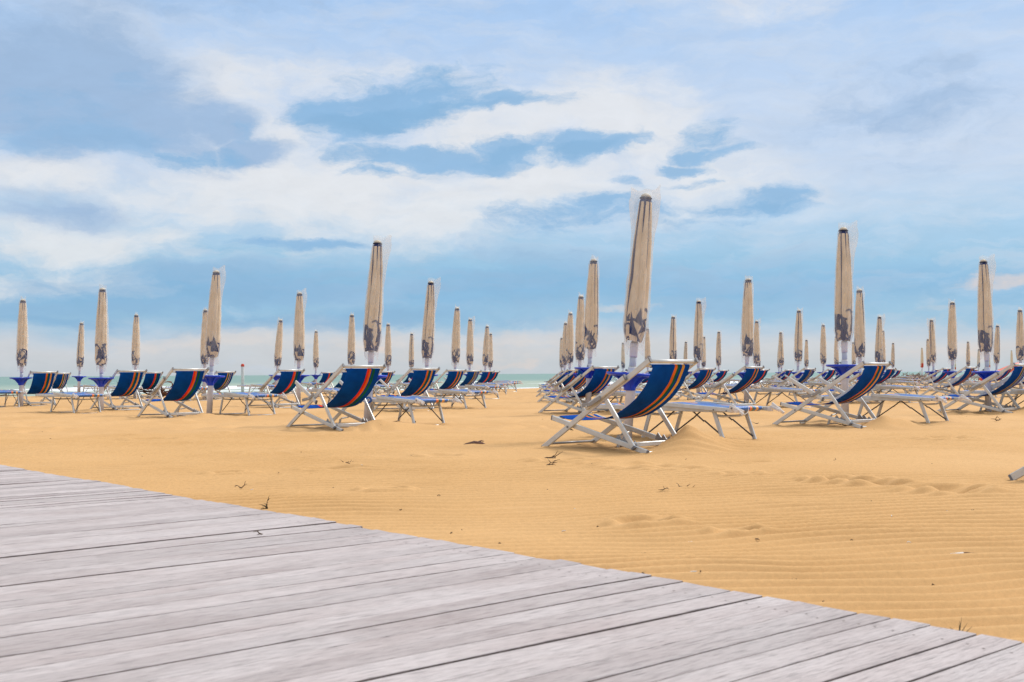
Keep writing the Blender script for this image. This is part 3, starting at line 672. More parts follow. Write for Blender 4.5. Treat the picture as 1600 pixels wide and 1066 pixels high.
foam = np.maximum(foam, .5*sstep(.62, .74, fbm(VV*.12, DD*.22, 19, 3))*(1-sstep(70, 300, DD)))
hgt_ += .05*(fbm(VV*.3, DD*.6, 15, 3)-.45)*sstep(0, 8, DD)
X = e1*E1[0]+VV*E2[0]; Y = e1*E1[1]+VV*E2[1]
ny, nx = DD.shape; co = np.stack([X.ravel(), Y.ravel(), (SEA+hgt_).ravel()], 1); idx = np.arange(nx*ny).reshape(ny, nx)
quads = np.stack([idx[:-1, :-1].ravel(), idx[:-1, 1:].ravel(), idx[1:, 1:].ravel(), idx[1:, :-1].ravel()], 1)
me = np_mesh('sea', co, quads, M['sea'])
a = me.color_attributes.new('foam', 'FLOAT_COLOR', 'POINT')
shal = 1-sstep(20, 130, DD)
a.data.foreach_set('color', np.stack([foam.ravel(), shal.ravel(), foam.ravel()*0, np.ones(foam.size)], 1).ravel())
sea = link('sea', me); tag(sea, 'green sea with white breakers along the shore', 'sea', kind='structure')

# ------------------------------------------------------------------ setting: boardwalk
DK = .045
def plank_deck():
    mb = MB(); rg = np.random.RandomState(5); x = -16.0
    while x < 14:
        w = rg.choice([.090, .105, .128], p=[.4, .35, .25])+rg.uniform(-.002, .004); g = rg.choice([.006, .008, .011], p=[.45, .4, .15])
        end = 2.88+rg.uniform(-.010, .012); z = rg.uniform(-.0022, .0022); tl = rg.uniform(-.0016, .0016); c = .0018
        yaw = rg.uniform(-.0012, .0012)
        # local x = along the plank (E2), local y = across (E1)
        secs = [-5.0, -2.5, 0, 1.5, 2.4, end-.004, end]
        vs = []; n = len(secs)
        for s_ in secs:
            b_ = .0022*math.sin(s_*1.3+x*3)+.0015*math.sin(s_*3.1+x*7); e_ = .003 if s_ == end else 0
            lo, hi = x+yaw*s_*1+e_, x+w+yaw*s_-e_
            vs += [(s_, lo, -.03), (s_, lo, DK+z+b_-c-tl-e_), (s_, lo+c, DK+z+b_-tl-e_), (s_, hi-c, DK+z+b_+tl-e_), (s_, hi, DK+z+b_-c+tl-e_), (s_, hi, -.03)]
        fs = [(i*6+k, i*6+k+1, (i+1)*6+k+1, (i+1)*6+k) for i in range(n-1) for k in range(5)]+[tuple((n-1)*6+k for k in range(5, -1, -1))]
        o_ = len(mb.f); mb.add(vs, fs, 'boards')
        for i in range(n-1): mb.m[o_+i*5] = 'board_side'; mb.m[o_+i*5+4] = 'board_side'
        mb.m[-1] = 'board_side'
        for q in range(2):
            for sx in (end-.14,):
                px, py, zz = sx+rg.uniform(-.012, .012), x+w*(.25+.5*q)+rg.uniform(-.008, .008), DK+z+.0022*math.sin(sx*1.3+x*3)+.0015*math.sin(sx*3.1+x*7)+tl*(2*(.25+.5*q)-1)+.0006
                mb.add([(px+.0038*math.cos(t*math.pi/4), py+.0038*math.sin(t*math.pi/4), zz+.0006) for t in range(8)], [tuple(range(8))], 'screw')
        x += w+g
    return mb
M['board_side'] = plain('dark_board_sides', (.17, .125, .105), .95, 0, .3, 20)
M['screw'] = plain('rusty_screw_head', (.20, .15, .12), .6, .4, .2)
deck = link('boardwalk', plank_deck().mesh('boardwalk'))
deck.matrix_world = Matrix(((E2[0], E1[0], 0, 0), (E2[1], E1[1], 0, 0), (0, 0, 1, 0), (0, 0, 0, 1)))
tag(deck, 'weathered grey plank boardwalk along the edge of the sand', 'boardwalk', kind='structure')
# dark ground under the planks is the sand itself

# ------------------------------------------------------------------ place the units
CH = {(s, u): deckchair_kit('sling%d' % s, u) for s in (0, 1, 2) for u in (0, 1)}
LG = [lounger_kit(0), lounger_kit(1)]
TB = table_kit()
UM = [umbrella_kit(3, .16, .14), umbrella_kit(12, .06, .185), umbrella_kit(23, .06, .12), umbrella_kit(31, .055, .065), umbrella_kit(44, .075, .095), umbrella_kit(61, .058, .16), umbrella_kit(72, .056, .07), umbrella_kit(83, .095, .062), umbrella_kit(94, .06, .11)]
ALT = {0: [0], 1: [1, 5], 2: [2, 8], 3: [3, 6], 4: [4, 7]}
UR = umbrella_kit(50, .06, .06, True)
ONES = ['', 'first', 'second', 'third', 'fourth', 'fifth', 'sixth', 'seventh', 'eighth', 'ninth', 'tenth', 'eleventh', 'twelfth', 'thirteenth', 'fourteenth', 'fifteenth', 'sixteenth', 'seventeenth', 'eighteenth', 'nineteenth']
TENS = {2: 'twent', 3: 'thirt', 4: 'fort', 5: 'fift', 6: 'sixt'}
def ordw(n):
    if n < 20: return ONES[n]
    return TENS[n//10]+'ieth' if n % 10 == 0 else TENS[n//10]+'y-'+ONES[n % 10]
order = sorted(UN, key=lambda q: UN[q]['px']); half = (len(order)+1)//2
WORD = {}
for i, q in enumerate(order):
    WORD[q] = ordw(i+1)+' umbrella from the left' if i < half else ordw(len(order)-i)+' umbrella from the right'
WORD.update({'N1': 'tallest umbrella', 'A': 'second tallest umbrella', 'C': 'tallest umbrella on the left side', 'B': 'tall umbrella near the right edge', 'E': 'tallest umbrella left of the number plate'})
BAGW = ['clear bag with flared top corners', 'clear bag blown to the right', 'small-cornered clear bag', 'close clear bag', 'crumpled clear bag']
STW = ['orange green and yellow stripes', 'red orange and green stripes', 'yellow green and white stripes']
ANG = math.atan2(E1[1], E1[0])
rr = random.Random(4)
for q in order:
    u = UN[q]; Z = u['Z']; det = Z < 44; w = WORD[q]; x, y = u['x'], u['y']; z0 = hz(x, y)
    size = 'large near' if Z < 18 else 'middle-distance' if Z < 34 else 'small distant'
    o = UM[u['bg'] if q in 'N1ACB' else rr.choice(ALT[u['bg']])].place('umbrella', x, y, u['dz'], rr.uniform(-.3, .3) if u['bg'] < 2 else rr.uniform(-.9, .9), u['lean']+(rr.uniform(-.012, .012) if Z > 24 else 0), det)
    tag(o, 'umbrella in %s, the %s' % (BAGW[u['bg']], w), 'umbrella', 'closed beige umbrellas on the beach')
    o = TB.place('pole_table', x, y, u['dz'] if u['dz'] > -.05 else u['dz']*.3, rr.uniform(0, 6), u['lean']*.8+rr.uniform(-.01, .01), det)
    tag(o, 'round blue tray table on the pole of the %s' % w, 'table', 'blue tray tables on the umbrella poles')
    cx, cy = u['chair']; j = 0 if Z < 22 else 1
    o = CH[(u['st'], u['up'])].place('deckchair', cx, cy, 0, ANG+j*rr.uniform(-.06, .06), 0, det)
    tag(o, ('deckchair with raised armrests beside the %s' if u['up'] and Z < 24 else 'deckchair with '+STW[u['st']].replace(' and ', ' ')+' beside the %s') % w, 'deckchair', 'blue striped deckchairs')
    lx, ly = u['lounger']
    o = LG[1 if rr.random() < .5 else 0].place('sun_lounger', lx, ly, 0, ANG+j*rr.uniform(-.06, .06), 0, det)
    tag(o, 'low blue sun lounger beside the %s' % w, 'sun lounger', 'low blue sun loungers')
o = CH[(0, 0)].place('deckchair', 3.225, 7.50, .02, ANG)
tag(o, 'nearest deckchair, only its grey front foot showing at the right edge', 'deckchair', 'blue striped deckchairs')
for i, (pb, pt, yt) in enumerate(REDS):
    Z = K0/(hy(pt)-yt); x, y = loc_at(pb, Z)
    o = UR.place('umbrella', x, y, 0, 0, .01, False)
    tag(o, 'far beige umbrella with a red hem, %s of the red-hemmed ones' % ['leftmost', 'second from left', 'second from right', 'rightmost'][i], 'umbrella', 'far red-hemmed umbrellas')

# round number plate on the pole of the third umbrella
def plate():
    mb = MB(); mb.lathe([(0, .048), (.003, .048), (.004, .046)], 'plate_blue', 28); mb.lathe([(.0045, .026), (.0055, .026), (.006, .025)], 'plate_white', 4)
    mb.bar((-.006, -.012, .0075), (-.006, .012, .0075), .006, .002, 'plate_dark', side=(0, 0, 1)); mb.bar((-.0025, .010, .0076), (.010, .010, .0076), .005, .002, 'plate_dark', side=(0, 0, 1)); mb.bar((-.0025, -.010, .0076), (.010, -.010, .0076), .005, .002, 'plate_dark', side=(0, 0, 1)); mb.bar((.0085, -.007, .0076), (.0085, .007, .0076), .004, .002, 'plate_dark', side=(0, 0, 1))
    return mb
M['plate_blue'] = plain('blue_enamel', (.01, .10, .38), .3); M['plate_white'] = plain('white_enamel', (.8, .8, .78), .4); M['plate_dark'] = plain('dark_lettering', (.02, .02, .03), .5)
for q in ('C',):
    u = UN[q]; o = link('number_plate', plate().mesh('number_plate')); d = Vector((-u['x'], -u['y'], 0)).normalized()
    zz = H-(625-hy(573))/F*u['y']; o.location = (u['x']+d.x*.056+u['lean']*zz, u['y']+d.y*.056, zz)
    o.rotation_euler = d.to_track_quat('Z', 'Y').to_euler()
    tag(o, 'round blue number plate with a white square on a white umbrella pole', 'number plate')

# ------------------------------------------------------------------ small things
def branchy(seed, L, n, r, spread, up=.4):
    rg = np.random.RandomState(seed); mb = MB()
    def grow(p, d, L, r, depth):
        pts = [p]; rs = [r]; q = Vector(p); dd = Vector(d)
        for i in range(5):
            dd = (dd+Vector(rg.uniform(-.35, .35, 3))).normalized(); q = q+dd*(L/5); pts.append(q.copy()); rs.append(r*(1-.8*(i+1)/5)+.0004)
            if depth > 0 and rg.rand() < .7: grow(q.copy(), (dd+Vector(rg.uniform(-spread, spread, 3))).normalized(), L*.55, r*.6, depth-1)
        mb.tube(pts, rs, 'twig', 5)
    for i in range(n):
        a = rg.rand()*6.28; grow(Vector((0, 0, 0)), Vector((math.cos(a), math.sin(a), up*rg.rand()+.05)).normalized(), L*rg.uniform(.7, 1.2), r, 1)
    return mb
def setmat(mb, m): mb.m = [m]*len(mb.m); return mb
TW = [  # px, py, size, branches, up, name, label
 (418, 799, .085, 4, 1.6, 'dry_weed', 'small upright dry weed sprig at the edge of the boardwalk'),
 (377, 766, .10, 2, .1, 'twig', 'dark forked twig on the sand left of the upright weed sprig'),
 (410, 836, .09, 1, .0, 'twig', 'thin pale twig lying on the boardwalk planks'),
 (857, 722, .26, 3, .15, 'twig', 'dark twig bundle on the sand below the nearest deckchair front foot'),
 (852, 733, .16, 2, .5, 'twig', 'thin curled twig just below the dark twig bundle'),
 (1058, 764, .16, 2, .1, 'twig', 'forked dark twig on sand below the nearest lounger legs'),
 (1033, 770, .08, 2, .2, 'twig', 'short twig left of the forked dark twig'),
 (1302, 720, .12, 1, .1, 'twig', 'lone dark twig on sand in front of the second deckchair on the right'),
 (1183, 663, .30, 2, .3, 'twig', 'reddish twig on the sand behind the nearest lounger'),
 (895, 675, .18, 2, .4, 'twig', 'small dark twig beneath the nearest deckchair'),
 (1555, 662, .35, 2, .15, 'twig', 'twig on the sand in front of the deckchair at far right'),
 (1160, 745, .06, 2, .3, 'twig', 'tiny twig beside shallow footprints right of centre'),
 (545, 728, .12, 2, .1, 'twig', 'fine twig scrap on sand below the red striped deckchair'),
 (1145, 800, .05, 1, .8, 'twig', 'short upright stalk on the rippled sand'),
 (930, 826, .05, 2, .1, 'twig', 'tiny twig on sand near the middle of the boardwalk edge'),
 (1335, 667, .40, 2, .08, 'twig', 'flat twig beside the rear foot of the raised-armrest deckchair on the right'),
]
for i, (px, py, L, n, up, nm, lb) in enumerate(TW):
    on_deck = 'planks' in lb
    Z = (H-(DK if on_deck else 0))*F/(py-hy(px)); x, y = loc_at(px, Z)
    mb = branchy(100+i, L*.5, n, L*.022+.001, .9, up)
    if nm == 'dry_weed': setmat(mb, 'weed')
    o = link(nm, mb.mesh(nm)); o.location = (x, y, (DK+.006) if on_deck else float(height(np.array([x]), np.array([y]))[0])+.004); tag(o, lb, 'weed' if nm == 'dry_weed' else 'twig')
# grass tuft near the right end of the boardwalk
mb = MB(); rg = np.random.RandomState(2)
for i in range(9):
    a = rg.rand()*6.28; L = rg.uniform(.03, .085); d = Vector((math.cos(a)*.5-.1, math.sin(a)*.5, 1)).normalized()
    mb.tube([Vector((0, 0, -.01)), d*L*.5, d*L+Vector((math.cos(a)*.02, 0, -.004))], [.002, .0014, .0003], 'weed', 5)
x, y = gz(1494, 996); o = link('grass_tuft', mb.mesh('grass_tuft')); o.location = (x, y, hz(x, y)); tag(o, 'small dark grass tuft at the boardwalk edge, lower right', 'grass')
# stick with a bleached end
mb = MB(); mb.tube([(0, 0, .01), (.04, 0, .015), (.17, -.02, .006), (.26, -.03, .001)], [.005, .004, .0025, .001], 'drift', 6); mb.tube([(-.02, 0, .008), (.03, 0, .014)], [.006, .005], 'shell', 7)
x, y = gz(1488, 868); o = link('stick', mb.mesh('stick')); o.location = (x, y, hz(x, y)+.006); tag(o, 'thin stick with a bleached end on rippled sand at lower right', 'stick')
# driftwood lump
mb = MB(); mb.tube([(-.13, 0, .0), (-.08, .01, .012), (0, 0, .026), (.08, -.01, .020), (.13, .0, .004)], [.008, .016, .026, .020, .006], 'drift', 8); mb.tube([(.02, 0, .03), (.07, .02, .05), (.10, .03, .045)], [.010, .007, .003], 'drift', 6)
x, y = gz(740, 697); o = link('driftwood', mb.mesh('driftwood')); o.location = (x, y, hz(x, y)+.004); tag(o, 'dark brown driftwood lump on open sand left of the nearest deckchair', 'driftwood')
# tangled roots far left
mb = branchy(77, 1.0, 9, .05, 1.0, .5); setmat(mb, 'drift')
x, y = loc_at(262, 37); o = link('driftwood_roots', mb.mesh('driftwood_roots')); o.location = (x, y, .12); tag(o, 'tangled brown driftwood roots by the water behind the left deckchairs', 'driftwood')
# marker post in the shallows
mb = MB(); mb.lathe([(-.6, .085), (1.16, .08), (1.18, .075)], 'post', 16); o = empty('marker_post'); link('shaft', mb.mesh('shaft'), o)
mb = MB(); mb.lathe([(1.18, .09), (1.19, .095), (1.26, .09), (1.31, .06), (1.325, .02)], 'redtrim', 16); link('red_top', mb.mesh('red_top'), o)
x, y = loc_at(379, 60); o.location = (x, y, 0); tag(o, 'white marker post with a dark red top standing in the shallow water', 'post')
# brush heap on the right shore
rg = np.random.RandomState(8); mb = MB(); mb.tube([(-2.4, 0, .0), (-1.2, .05, .08), (0, 0, .16), (1.2, -.05, .08), (2.4, 0, 0)], [.06, .25, .34, .25, .06], 'brush', 10)
for i in range(260):
    t = rg.rand(); a = rg.normal(0, .9, 2); zz = abs(rg.normal(0, .25))*math.exp(-a[0]**2*.5)
    p = Vector((a[0]*.9, a[1]*.5, zz)); d = Vector(rg.normal(0, 1, 3)).normalized()*.28; mb.tube([p-d, p+d*.3, p+d+Vector((0, 0, .05))], [.02, .018, .006], 'brush', 4)
x, y = loc_at(1428, 82); o = link('brush_heap', mb.mesh('brush_heap')); o.location = (x, y, .0); tag(o, 'brown brushwood heap on the far shore at right', 'brush heap')
# orange hull far right
mb = MB(); P = []
for i in range(13):
    t = i/12; L = -1.3+2.6*t; w_ = .34*math.sin(math.pi*min(1, max(0, t*.9+.05)))**.6; row = []
    for j in range(12):
        a = 2*math.pi*j/12; row.append((L, w_*math.cos(a), .55+.28*t*t+w_*.8*math.sin(a)*(.5 if math.sin(a) > 0 else 1)))
    P.append(row)
mb.grid(P, 'orange', closed=True); mb.f += [tuple(range(11, -1, -1)), tuple(range(144, 156))]; mb.m += ['orange']*2; mb.sm += [False]*2
x, y = loc_at(1564, 60); o = link('small_boat', mb.mesh('small_boat')); o.location = (x, y, .05); o.rotation_euler = (0, R(-12), R(20)); tag(o, 'small orange hull seen far behind the deckchairs at right', 'boat')
# dry specks strewn over the sand
mb = MB(); rg = np.random.RandomState(17)
for i in range(230):
    Z = 1/rg.uniform(1/30., 1/2.9); x = rg.uniform(-.5, .5)*Z
    if x*E2[0]+Z*E2[1] < 3.0 or (Z < 4.6 and rg.rand() < .7): continue
    z = float(height(np.array([x]), np.array([Z]))[0])+.002; L = rg.uniform(.004, .014)*(1 if rg.rand() < .88 else 2.5); a = rg.rand()*6.28
    dx, dy = math.cos(a)*L, math.sin(a)*L*.7; m_ = 'shell' if rg.rand() < .18 else 'twig'
    mb.tube([(x-dx, Z-dy, z+rg.uniform(-.002, .006)), (x-dx*.3+rg.uniform(-.4, .4)*L, Z+rg.uniform(-.5, .5)*L, z+rg.uniform(-.001, .004)), (x+dx*.4, Z+dy*.5+rg.uniform(-.4, .4)*L, z+rg.uniform(-.001, .005)), (x+dx, Z+dy, z-.002)], [.001, rg.uniform(.0015, .003), .002, .0008], m_, 4)
o = link('plant_specks', mb.mesh('plant_specks')); tag(o, 'dry plant specks and shell bits strewn over the sand', 'debris', kind='stuff')

# ------------------------------------------------------------------ camera
cam = bpy.data.cameras.new('camera'); co_ = bpy.data.objects.new('camera', cam); COL.objects.link(co_); sc.camera = co_
cam.sensor_width = 36; cam.lens = F/1600*36; cam.clip_end = 20000; cam.clip_start = .05
rot = Matrix.Rotation(math.pi/2+PITCH, 4, 'X') @ Matrix.Rotation(-ROLL, 4, 'Z')
co_.matrix_world = Matrix.Translation((0, 0, H)) @ rot
cam.dof.use_dof = True; cam.dof.focus_distance = 14; cam.dof.aperture_fstop = 8

# ------------------------------------------------------------------ light: sun behind thin cloud and a cloudy sky
SUN_EL, SUN_AZ = R(48), R(55)     # azimuth clockwise from +Y (view direction)
sd = Vector((math.sin(SUN_AZ)*math.cos(SUN_EL), math.cos(SUN_AZ)*math.cos(SUN_EL), math.sin(SUN_EL)))
sl = bpy.data.lights.new('sun', 'SUN'); sl.energy = 1.5; sl.angle = R(10); sl.color = (1, .95, .88)
so = bpy.data.objects.new('sun', sl); COL.objects.link(so); so.rotation_euler = sd.to_track_quat('Z', 'Y').to_euler(); so.location = (0, -5, 20)
wd = bpy.data.worlds.new('World'); sc.world = wd; wd.use_nodes = True; nt = wd.node_tree
bg = nt.nodes['Background']; STR = .1; bg.inputs[1].default_value = STR
EXPO = .45; SK = 1/STR/2**EXPO
sky = nd(nt, 'ShaderNodeTexSky', sky_type='NISHITA', sun_disc=False, sun_elevation=SUN_EL, sun_rotation=SUN_AZ)
tc = nd(nt, 'ShaderNodeTexCoord'); sp = nd(nt, 'ShaderNodeSeparateXYZ'); ln(nt, tc.outputs['Generated'], sp.inputs[0])
def mth(op, a, b=None, c=None, clamp=False):
    n = nd(nt, 'ShaderNodeMath', operation=op, use_clamp=clamp)
    for i, q in enumerate((a, b, c)):
        if q is None: continue
        if isinstance(q, (int, float)): n.inputs[i].default_value = q
        else: ln(nt, q, n.inputs[i])
    return n.outputs[0]
az = mth('ARCTAN2', sp.outputs[0], sp.outputs[1]); el = mth('ARCSINE', sp.outputs[2])
cmb = nd(nt, 'ShaderNodeCombineXYZ'); ln(nt, az, cmb.inputs[0]); ln(nt, el, cmb.inputs[1]); P0 = cmb.outputs[0]
def wnoise(vec, scale, sx, sy, detail=6, rough=.55, off=0., dist=0.):
    mp = nd(nt, 'ShaderNodeMapping'); mp.inputs['Scale'].default_value = (sx, sy, 1); mp.inputs['Location'].default_value = (off, off*.7, 0); ln(nt, vec, mp.inputs[0])
    n = nd(nt, 'ShaderNodeTexNoise'); n.inputs['Scale'].default_value = scale; n.inputs['Detail'].default_value = detail; n.inputs['Roughness'].default_value = rough; n.inputs['Distortion'].default_value = dist
    ln(nt, mp.outputs[0], n.inputs['Vector']); return n
# warped coordinates make the cloud edges ragged
w1 = wnoise(P0, 9, 1, 1.9, 9, .62)
sub = nd(nt, 'ShaderNodeVectorMath', operation='SUBTRACT'); ln(nt, w1.outputs['Color'], sub.inputs[0]); sub.inputs[1].default_value = (.5, .5, .5)
scl = nd(nt, 'ShaderNodeVectorMath', operation='MULTIPLY'); ln(nt, sub.outputs[0], scl.inputs[0]); scl.inputs[1].default_value = (.10, .045, 0)
ad = nd(nt, 'ShaderNodeVectorMath', operation='ADD'); ln(nt, P0, ad.inputs[0]); ln(nt, scl.outputs[0], ad.inputs[1]); PW = ad.outputs[0]
def pix_dir(px, py): return math.atan((px-800)/F), math.atan((hy(px)-py)/F)
def blob(px, py, rx, ry, rot=0., amp=1., soft=1., vec=None):
    a, e_ = pix_dir(px, py)
    mp = nd(nt, 'ShaderNodeMapping', vector_type='TEXTURE'); mp.inputs['Location'].default_value = (a, e_, 0); mp.inputs['Rotation'].default_value = (0, 0, R(rot)); mp.inputs['Scale'].default_value = (rx/F, ry/F, 1)
    ln(nt, vec or PW, mp.inputs[0])
    l = nd(nt, 'ShaderNodeVectorMath', operation='LENGTH'); ln(nt, mp.outputs[0], l.inputs[0])
    mr = nd(nt, 'ShaderNodeMapRange', interpolation_type='SMOOTHSTEP'); mr.inputs[1].default_value = 1.75; mr.inputs[2].default_value = .15; mr.inputs[3].default_value = 0; mr.inputs[4].default_value = amp
    ln(nt, l.outputs['Value'], mr.inputs[0]); return mr.outputs[0]
def ragged(field, noise, k, lo, hi, top=1.):
    """cut a soft field with noise so its edge breaks into wisps"""
    t = mth('MULTIPLY_ADD', mth('SUBTRACT', noise.outputs['Fac'], .5), k, field)
    t = mth('MULTIPLY', t, 1.)
    mr = nd(nt, 'ShaderNodeMapRange', interpolation_type='SMOOTHSTEP'); mr.inputs[1].default_value = lo; mr.inputs[2].default_value = hi; mr.inputs[3].default_value = 0; mr.inputs[4].default_value = top
    ln(nt, t, mr.inputs[0]); return mr.outputs[0]
def union(bs):
    o = bs[0]
    for q in bs[1:]: o = mth('MAXIMUM', o, q)
    return o
def mixc(fac, a, b):
    m_ = nd(nt, 'ShaderNodeMix', data_type='RGBA')
    ln(nt, fac, m_.inputs[0])
    for i, q in ((6, a), (7, b)):
        if isinstance(q, tuple): m_.inputs[i].default_value = (*q, 1)
        else: ln(nt, q, m_.inputs[i])
    return m_.outputs[2]
# vertical run of the sky colour, horizon to zenith
ramp = nd(nt, 'ShaderNodeValToRGB'); els = ramp.color_ramp.elements
stops = [(584, (190, 203, 212)), (566, (199, 206, 213)), (545, (206, 210, 216)), (524, (188, 205, 222)), (500, (150, 193, 223)), (455, (134, 184, 222)), (405, (152, 196, 227)), (350, (180, 209, 235)), (280, (198, 215, 237)), (180, (196, 215, 240)), (90, (187, 211, 241)), (0, (172, 204, 242))]
def elpos(py): return math.atan((584.3-py)/F)/1.0
wob = wnoise(P0, 7, 1, 3.0, 6, .6, 4.)
elw = mth('MULTIPLY_ADD', mth('SUBTRACT', wob.outputs['Fac'], .5), .055, el)
els[0].position = 0; els[0].color = (*lin(stops[0][1]), 1); els[1].position = elpos(stops[1][0]); els[1].color = (*lin(stops[1][1]), 1)
for py, c in stops[2:]:
    x = els.new(elpos(py)); x.color = (*lin(c), 1)
x = els.new(.46); x.color = (.60, .70, .90, 1); x = els.new(.75); x.color = (.88, .91, .99, 1); x = els.new(1.0); x.color = (.95, .97, 1.02, 1)  # sky above the frame set brighter to light the ground
ln(nt, elw, ramp.inputs[0]); c = ramp.outputs[0]
WH = lin((236, 236, 237)); PALE = lin((212, 222, 236)); DKB = lin((136, 182, 222)); DK2 = lin((126, 175, 215)); MID = lin((160, 188, 221)); PEA = lin((244, 216, 198)); PEB = lin((228, 217, 211))
nA = wnoise(PW, 7, 1, 2.2, 12, .64, 7.); nB = wnoise(PW, 12, 1, 2.4, 12, .66, 3.); nC = wnoise(PW, 10, 1, 5.0, 10, .64, 2.)
lim = nd(nt, 'ShaderNodeMapRange'); lim.inputs[1].default_value = elpos(520); lim.inputs[2].default_value = elpos(440); ln(nt, el, lim.inputs[0])
stf = nd(nt, 'ShaderNodeMapRange'); stf.inputs[1].default_value = .44; stf.inputs[2].default_value = .68; stf.inputs[4].default_value = .55; ln(nt, nC.outputs['Fac'], stf.inputs[0])
c = mixc(mth('MULTIPLY', stf.outputs[0], lim.outputs[0]), c, PALE)
# bright cloud deck
W_ = union([blob(540, 300, 420, 85, 3, 1.), blob(300, 320, 230, 60, 5, .95), blob(110, 385, 190, 45, 6, .95), blob(70, 295, 150, 30, 4, 1.), blob(360, 160, 150, 70, -20, .85), blob(760, 210, 220, 70, 0, .95),
            blob(850, 255, 280, 65, 5, 1.), blob(970, 190, 200, 85, 0, .95), blob(1070, 285, 180, 55, 0, .9), blob(150, 90, 130, 55, 0, .55), blob(480, 200, 100, 34, 0, .9), blob(620, 120, 280, 45, 0, .6), blob(60, 450, 150, 34, 0, .75), blob(1330, 20, 330, 70, 0, .45), blob(240, 375, 130, 26, 6, .9)])
c = mixc(ragged(W_, nA, 2.6, .20, 1.05, .82), c, WH)
# soft grey-blue masses, upper left
G_ = union([blob(120, 170, 190, 110, -8, 1.), blob(40, 130, 120, 80, 0, .9), blob(210, 220, 110, 55, 10, .95), blob(335, 195, 85, 34, 0, .9), blob(120, 345, 110, 34, -4, .8), blob(1360, 190, 270, 100, 0, .42), blob(250, 25, 280, 44, 0, .5), blob(400, 235, 70, 20, 8, .75), blob(60, 320, 110, 18, 0, .6)])
c = mixc(ragged(G_, nA, 2.2, .24, .88, .96), c, MID)
G2 = union([blob(110, 215, 110, 60, -5, .9), blob(190, 245, 80, 30, 8, .9), blob(60, 250, 80, 26, 0, .8), blob(190, 140, 40, 40, 0, .6)])
c = mixc(ragged(G2, nB, 2.2, .40, 1.05, .55), c, DKB)
# darker blue clouds in the middle
B_ = union([blob(630, 155, 165, 44, 4, 1.), blob(560, 180, 150, 40, 2, 1.), blob(490, 188, 90, 22, 0, .8), blob(770, 163, 125, 17, 3, 1.), blob(690, 242, 150, 20, -3, .9), blob(800, 233, 95, 24, 5, 1.), blob(905, 229, 85, 22, 8, 1.), blob(968, 222, 70, 19, 6, .95),
            blob(1122, 205, 56, 30, 0, .85), blob(1128, 242, 58, 13, 0, .85), blob(1080, 262, 52, 9, 0, .8), blob(1095, 284, 46, 9, 0, .75), blob(975, 276, 38, 11, -15, .75), blob(1185, 321, 90, 20, 0, .9), blob(1222, 313, 46, 17, 0, .8),
            blob(870, 335, 190, 34, 2, .72), blob(930, 312, 80, 20, 0, .72), blob(480, 381, 110, 11, 0, .72), blob(630, 264, 80, 10, 0, .6), blob(420, 210, 80, 22, 0, .7), blob(330, 250, 80, 16, 10, .7), blob(1110, 350, 130, 20, 0, .55)])
c = mixc(ragged(B_, nB, 2.6, .32, .98, .88), c, DKB)
B2 = union([blob(610, 185, 120, 20, 3, .95), blob(800, 236, 70, 12, 5, .9), blob(910, 232, 60, 10, 8, .9), blob(700, 168, 110, 12, 2, .8), blob(1185, 324, 55, 8, 0, .7)])
c = mixc(ragged(B2, nB, 2.0, .35, 1.0, .5), c, DK2)
# blue band above the horizon
D_ = union([blob(300, 460, 360, 46, 3, .85), blob(820, 440, 320, 60, 0, .75), blob(540, 500, 340, 22, 0, .85), blob(1150, 450, 340, 60, 2, .6), blob(60, 505, 190, 14, 0, .75)])
c = mixc(ragged(D_, nC, 2.0, .25, 1.0, .7), c, DK2)
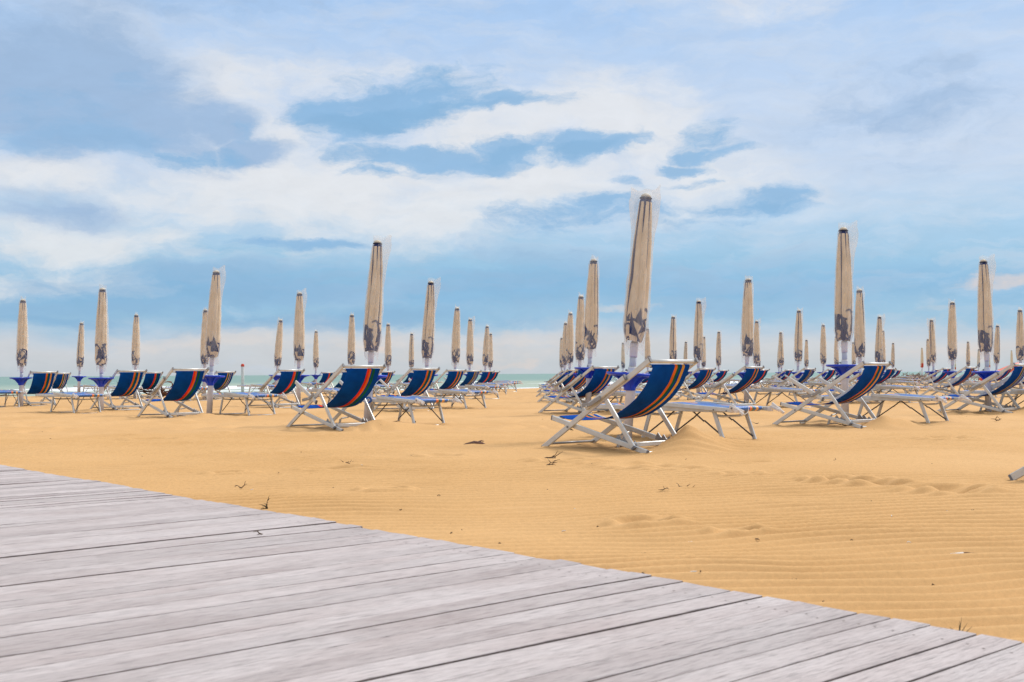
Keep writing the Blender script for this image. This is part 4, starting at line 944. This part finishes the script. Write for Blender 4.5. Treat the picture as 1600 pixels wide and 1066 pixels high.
# warm low clouds
E_ = union([blob(300, 530, 220, 16, 0, .8), blob(560, 530, 190, 15, 0, .75), blob(800, 528, 130, 15, 0, .85), blob(700, 552, 220, 18, 0, .6), blob(975, 487, 60, 8, 0, .8), blob(990, 535, 120, 22, 0, .55), blob(1540, 505, 170, 24, 4, .6), blob(1460, 492, 70, 7, 4, .6)])
c = mixc(ragged(E_, nB, 2.0, .32, 1.0, .55), c, PEB)
E2_ = union([blob(1580, 455, 60, 13, 6, .8), blob(600, 541, 40, 10, 0, .75), blob(720, 545, 36, 9, 0, .65), blob(560, 548, 28, 8, 0, .6), blob(1510, 545, 160, 24, 0, .55), blob(760, 566, 110, 8, 0, .5)])
c = mixc(ragged(E2_, nB, 2.0, .40, 1.05, .6), c, PEA)
fine = wnoise(PW, 30, 1, 2.4, 6, .6, 9.); ff = nd(nt, 'ShaderNodeMapRange'); ff.inputs[1].default_value = .25; ff.inputs[2].default_value = .75; ff.inputs[3].default_value = .955; ff.inputs[4].default_value = 1.035; ln(nt, fine.outputs['Fac'], ff.inputs[0])
vm = nd(nt, 'ShaderNodeVectorMath', operation='SCALE'); ln(nt, c, vm.inputs[0]); ln(nt, mth('MULTIPLY', ff.outputs[0], SK), vm.inputs['Scale'])
# added glow in the clouds round the sun, out of frame, to light the ground
dt = nd(nt, 'ShaderNodeVectorMath', operation='DOT_PRODUCT'); ln(nt, tc.outputs['Generated'], dt.inputs[0]); dt.inputs[1].default_value = sd
gl = nd(nt, 'ShaderNodeMapRange', interpolation_type='SMOOTHSTEP'); gl.inputs[1].default_value = .78; gl.inputs[2].default_value = 1; gl.inputs[3].default_value = 1; gl.inputs[4].default_value = 3.2; ln(nt, dt.outputs['Value'], gl.inputs[0])
vm2 = nd(nt, 'ShaderNodeVectorMath', operation='SCALE'); ln(nt, vm.outputs[0], vm2.inputs[0]); ln(nt, gl.outputs[0], vm2.inputs['Scale'])
fin = nd(nt, 'ShaderNodeMix', data_type='RGBA'); fin.inputs[0].default_value = .93; ln(nt, sky.outputs[0], fin.inputs[6]); ln(nt, vm2.outputs[0], fin.inputs[7])
ln(nt, fin.outputs[2], bg.inputs[0])
sc.view_settings.view_transform = 'Standard'; sc.view_settings.look = 'None'; sc.view_settings.gamma = 1; sc.view_settings.exposure = EXPO
sc.view_settings.use_curve_mapping = False
sc.cycles.transparent_max_bounces = 24
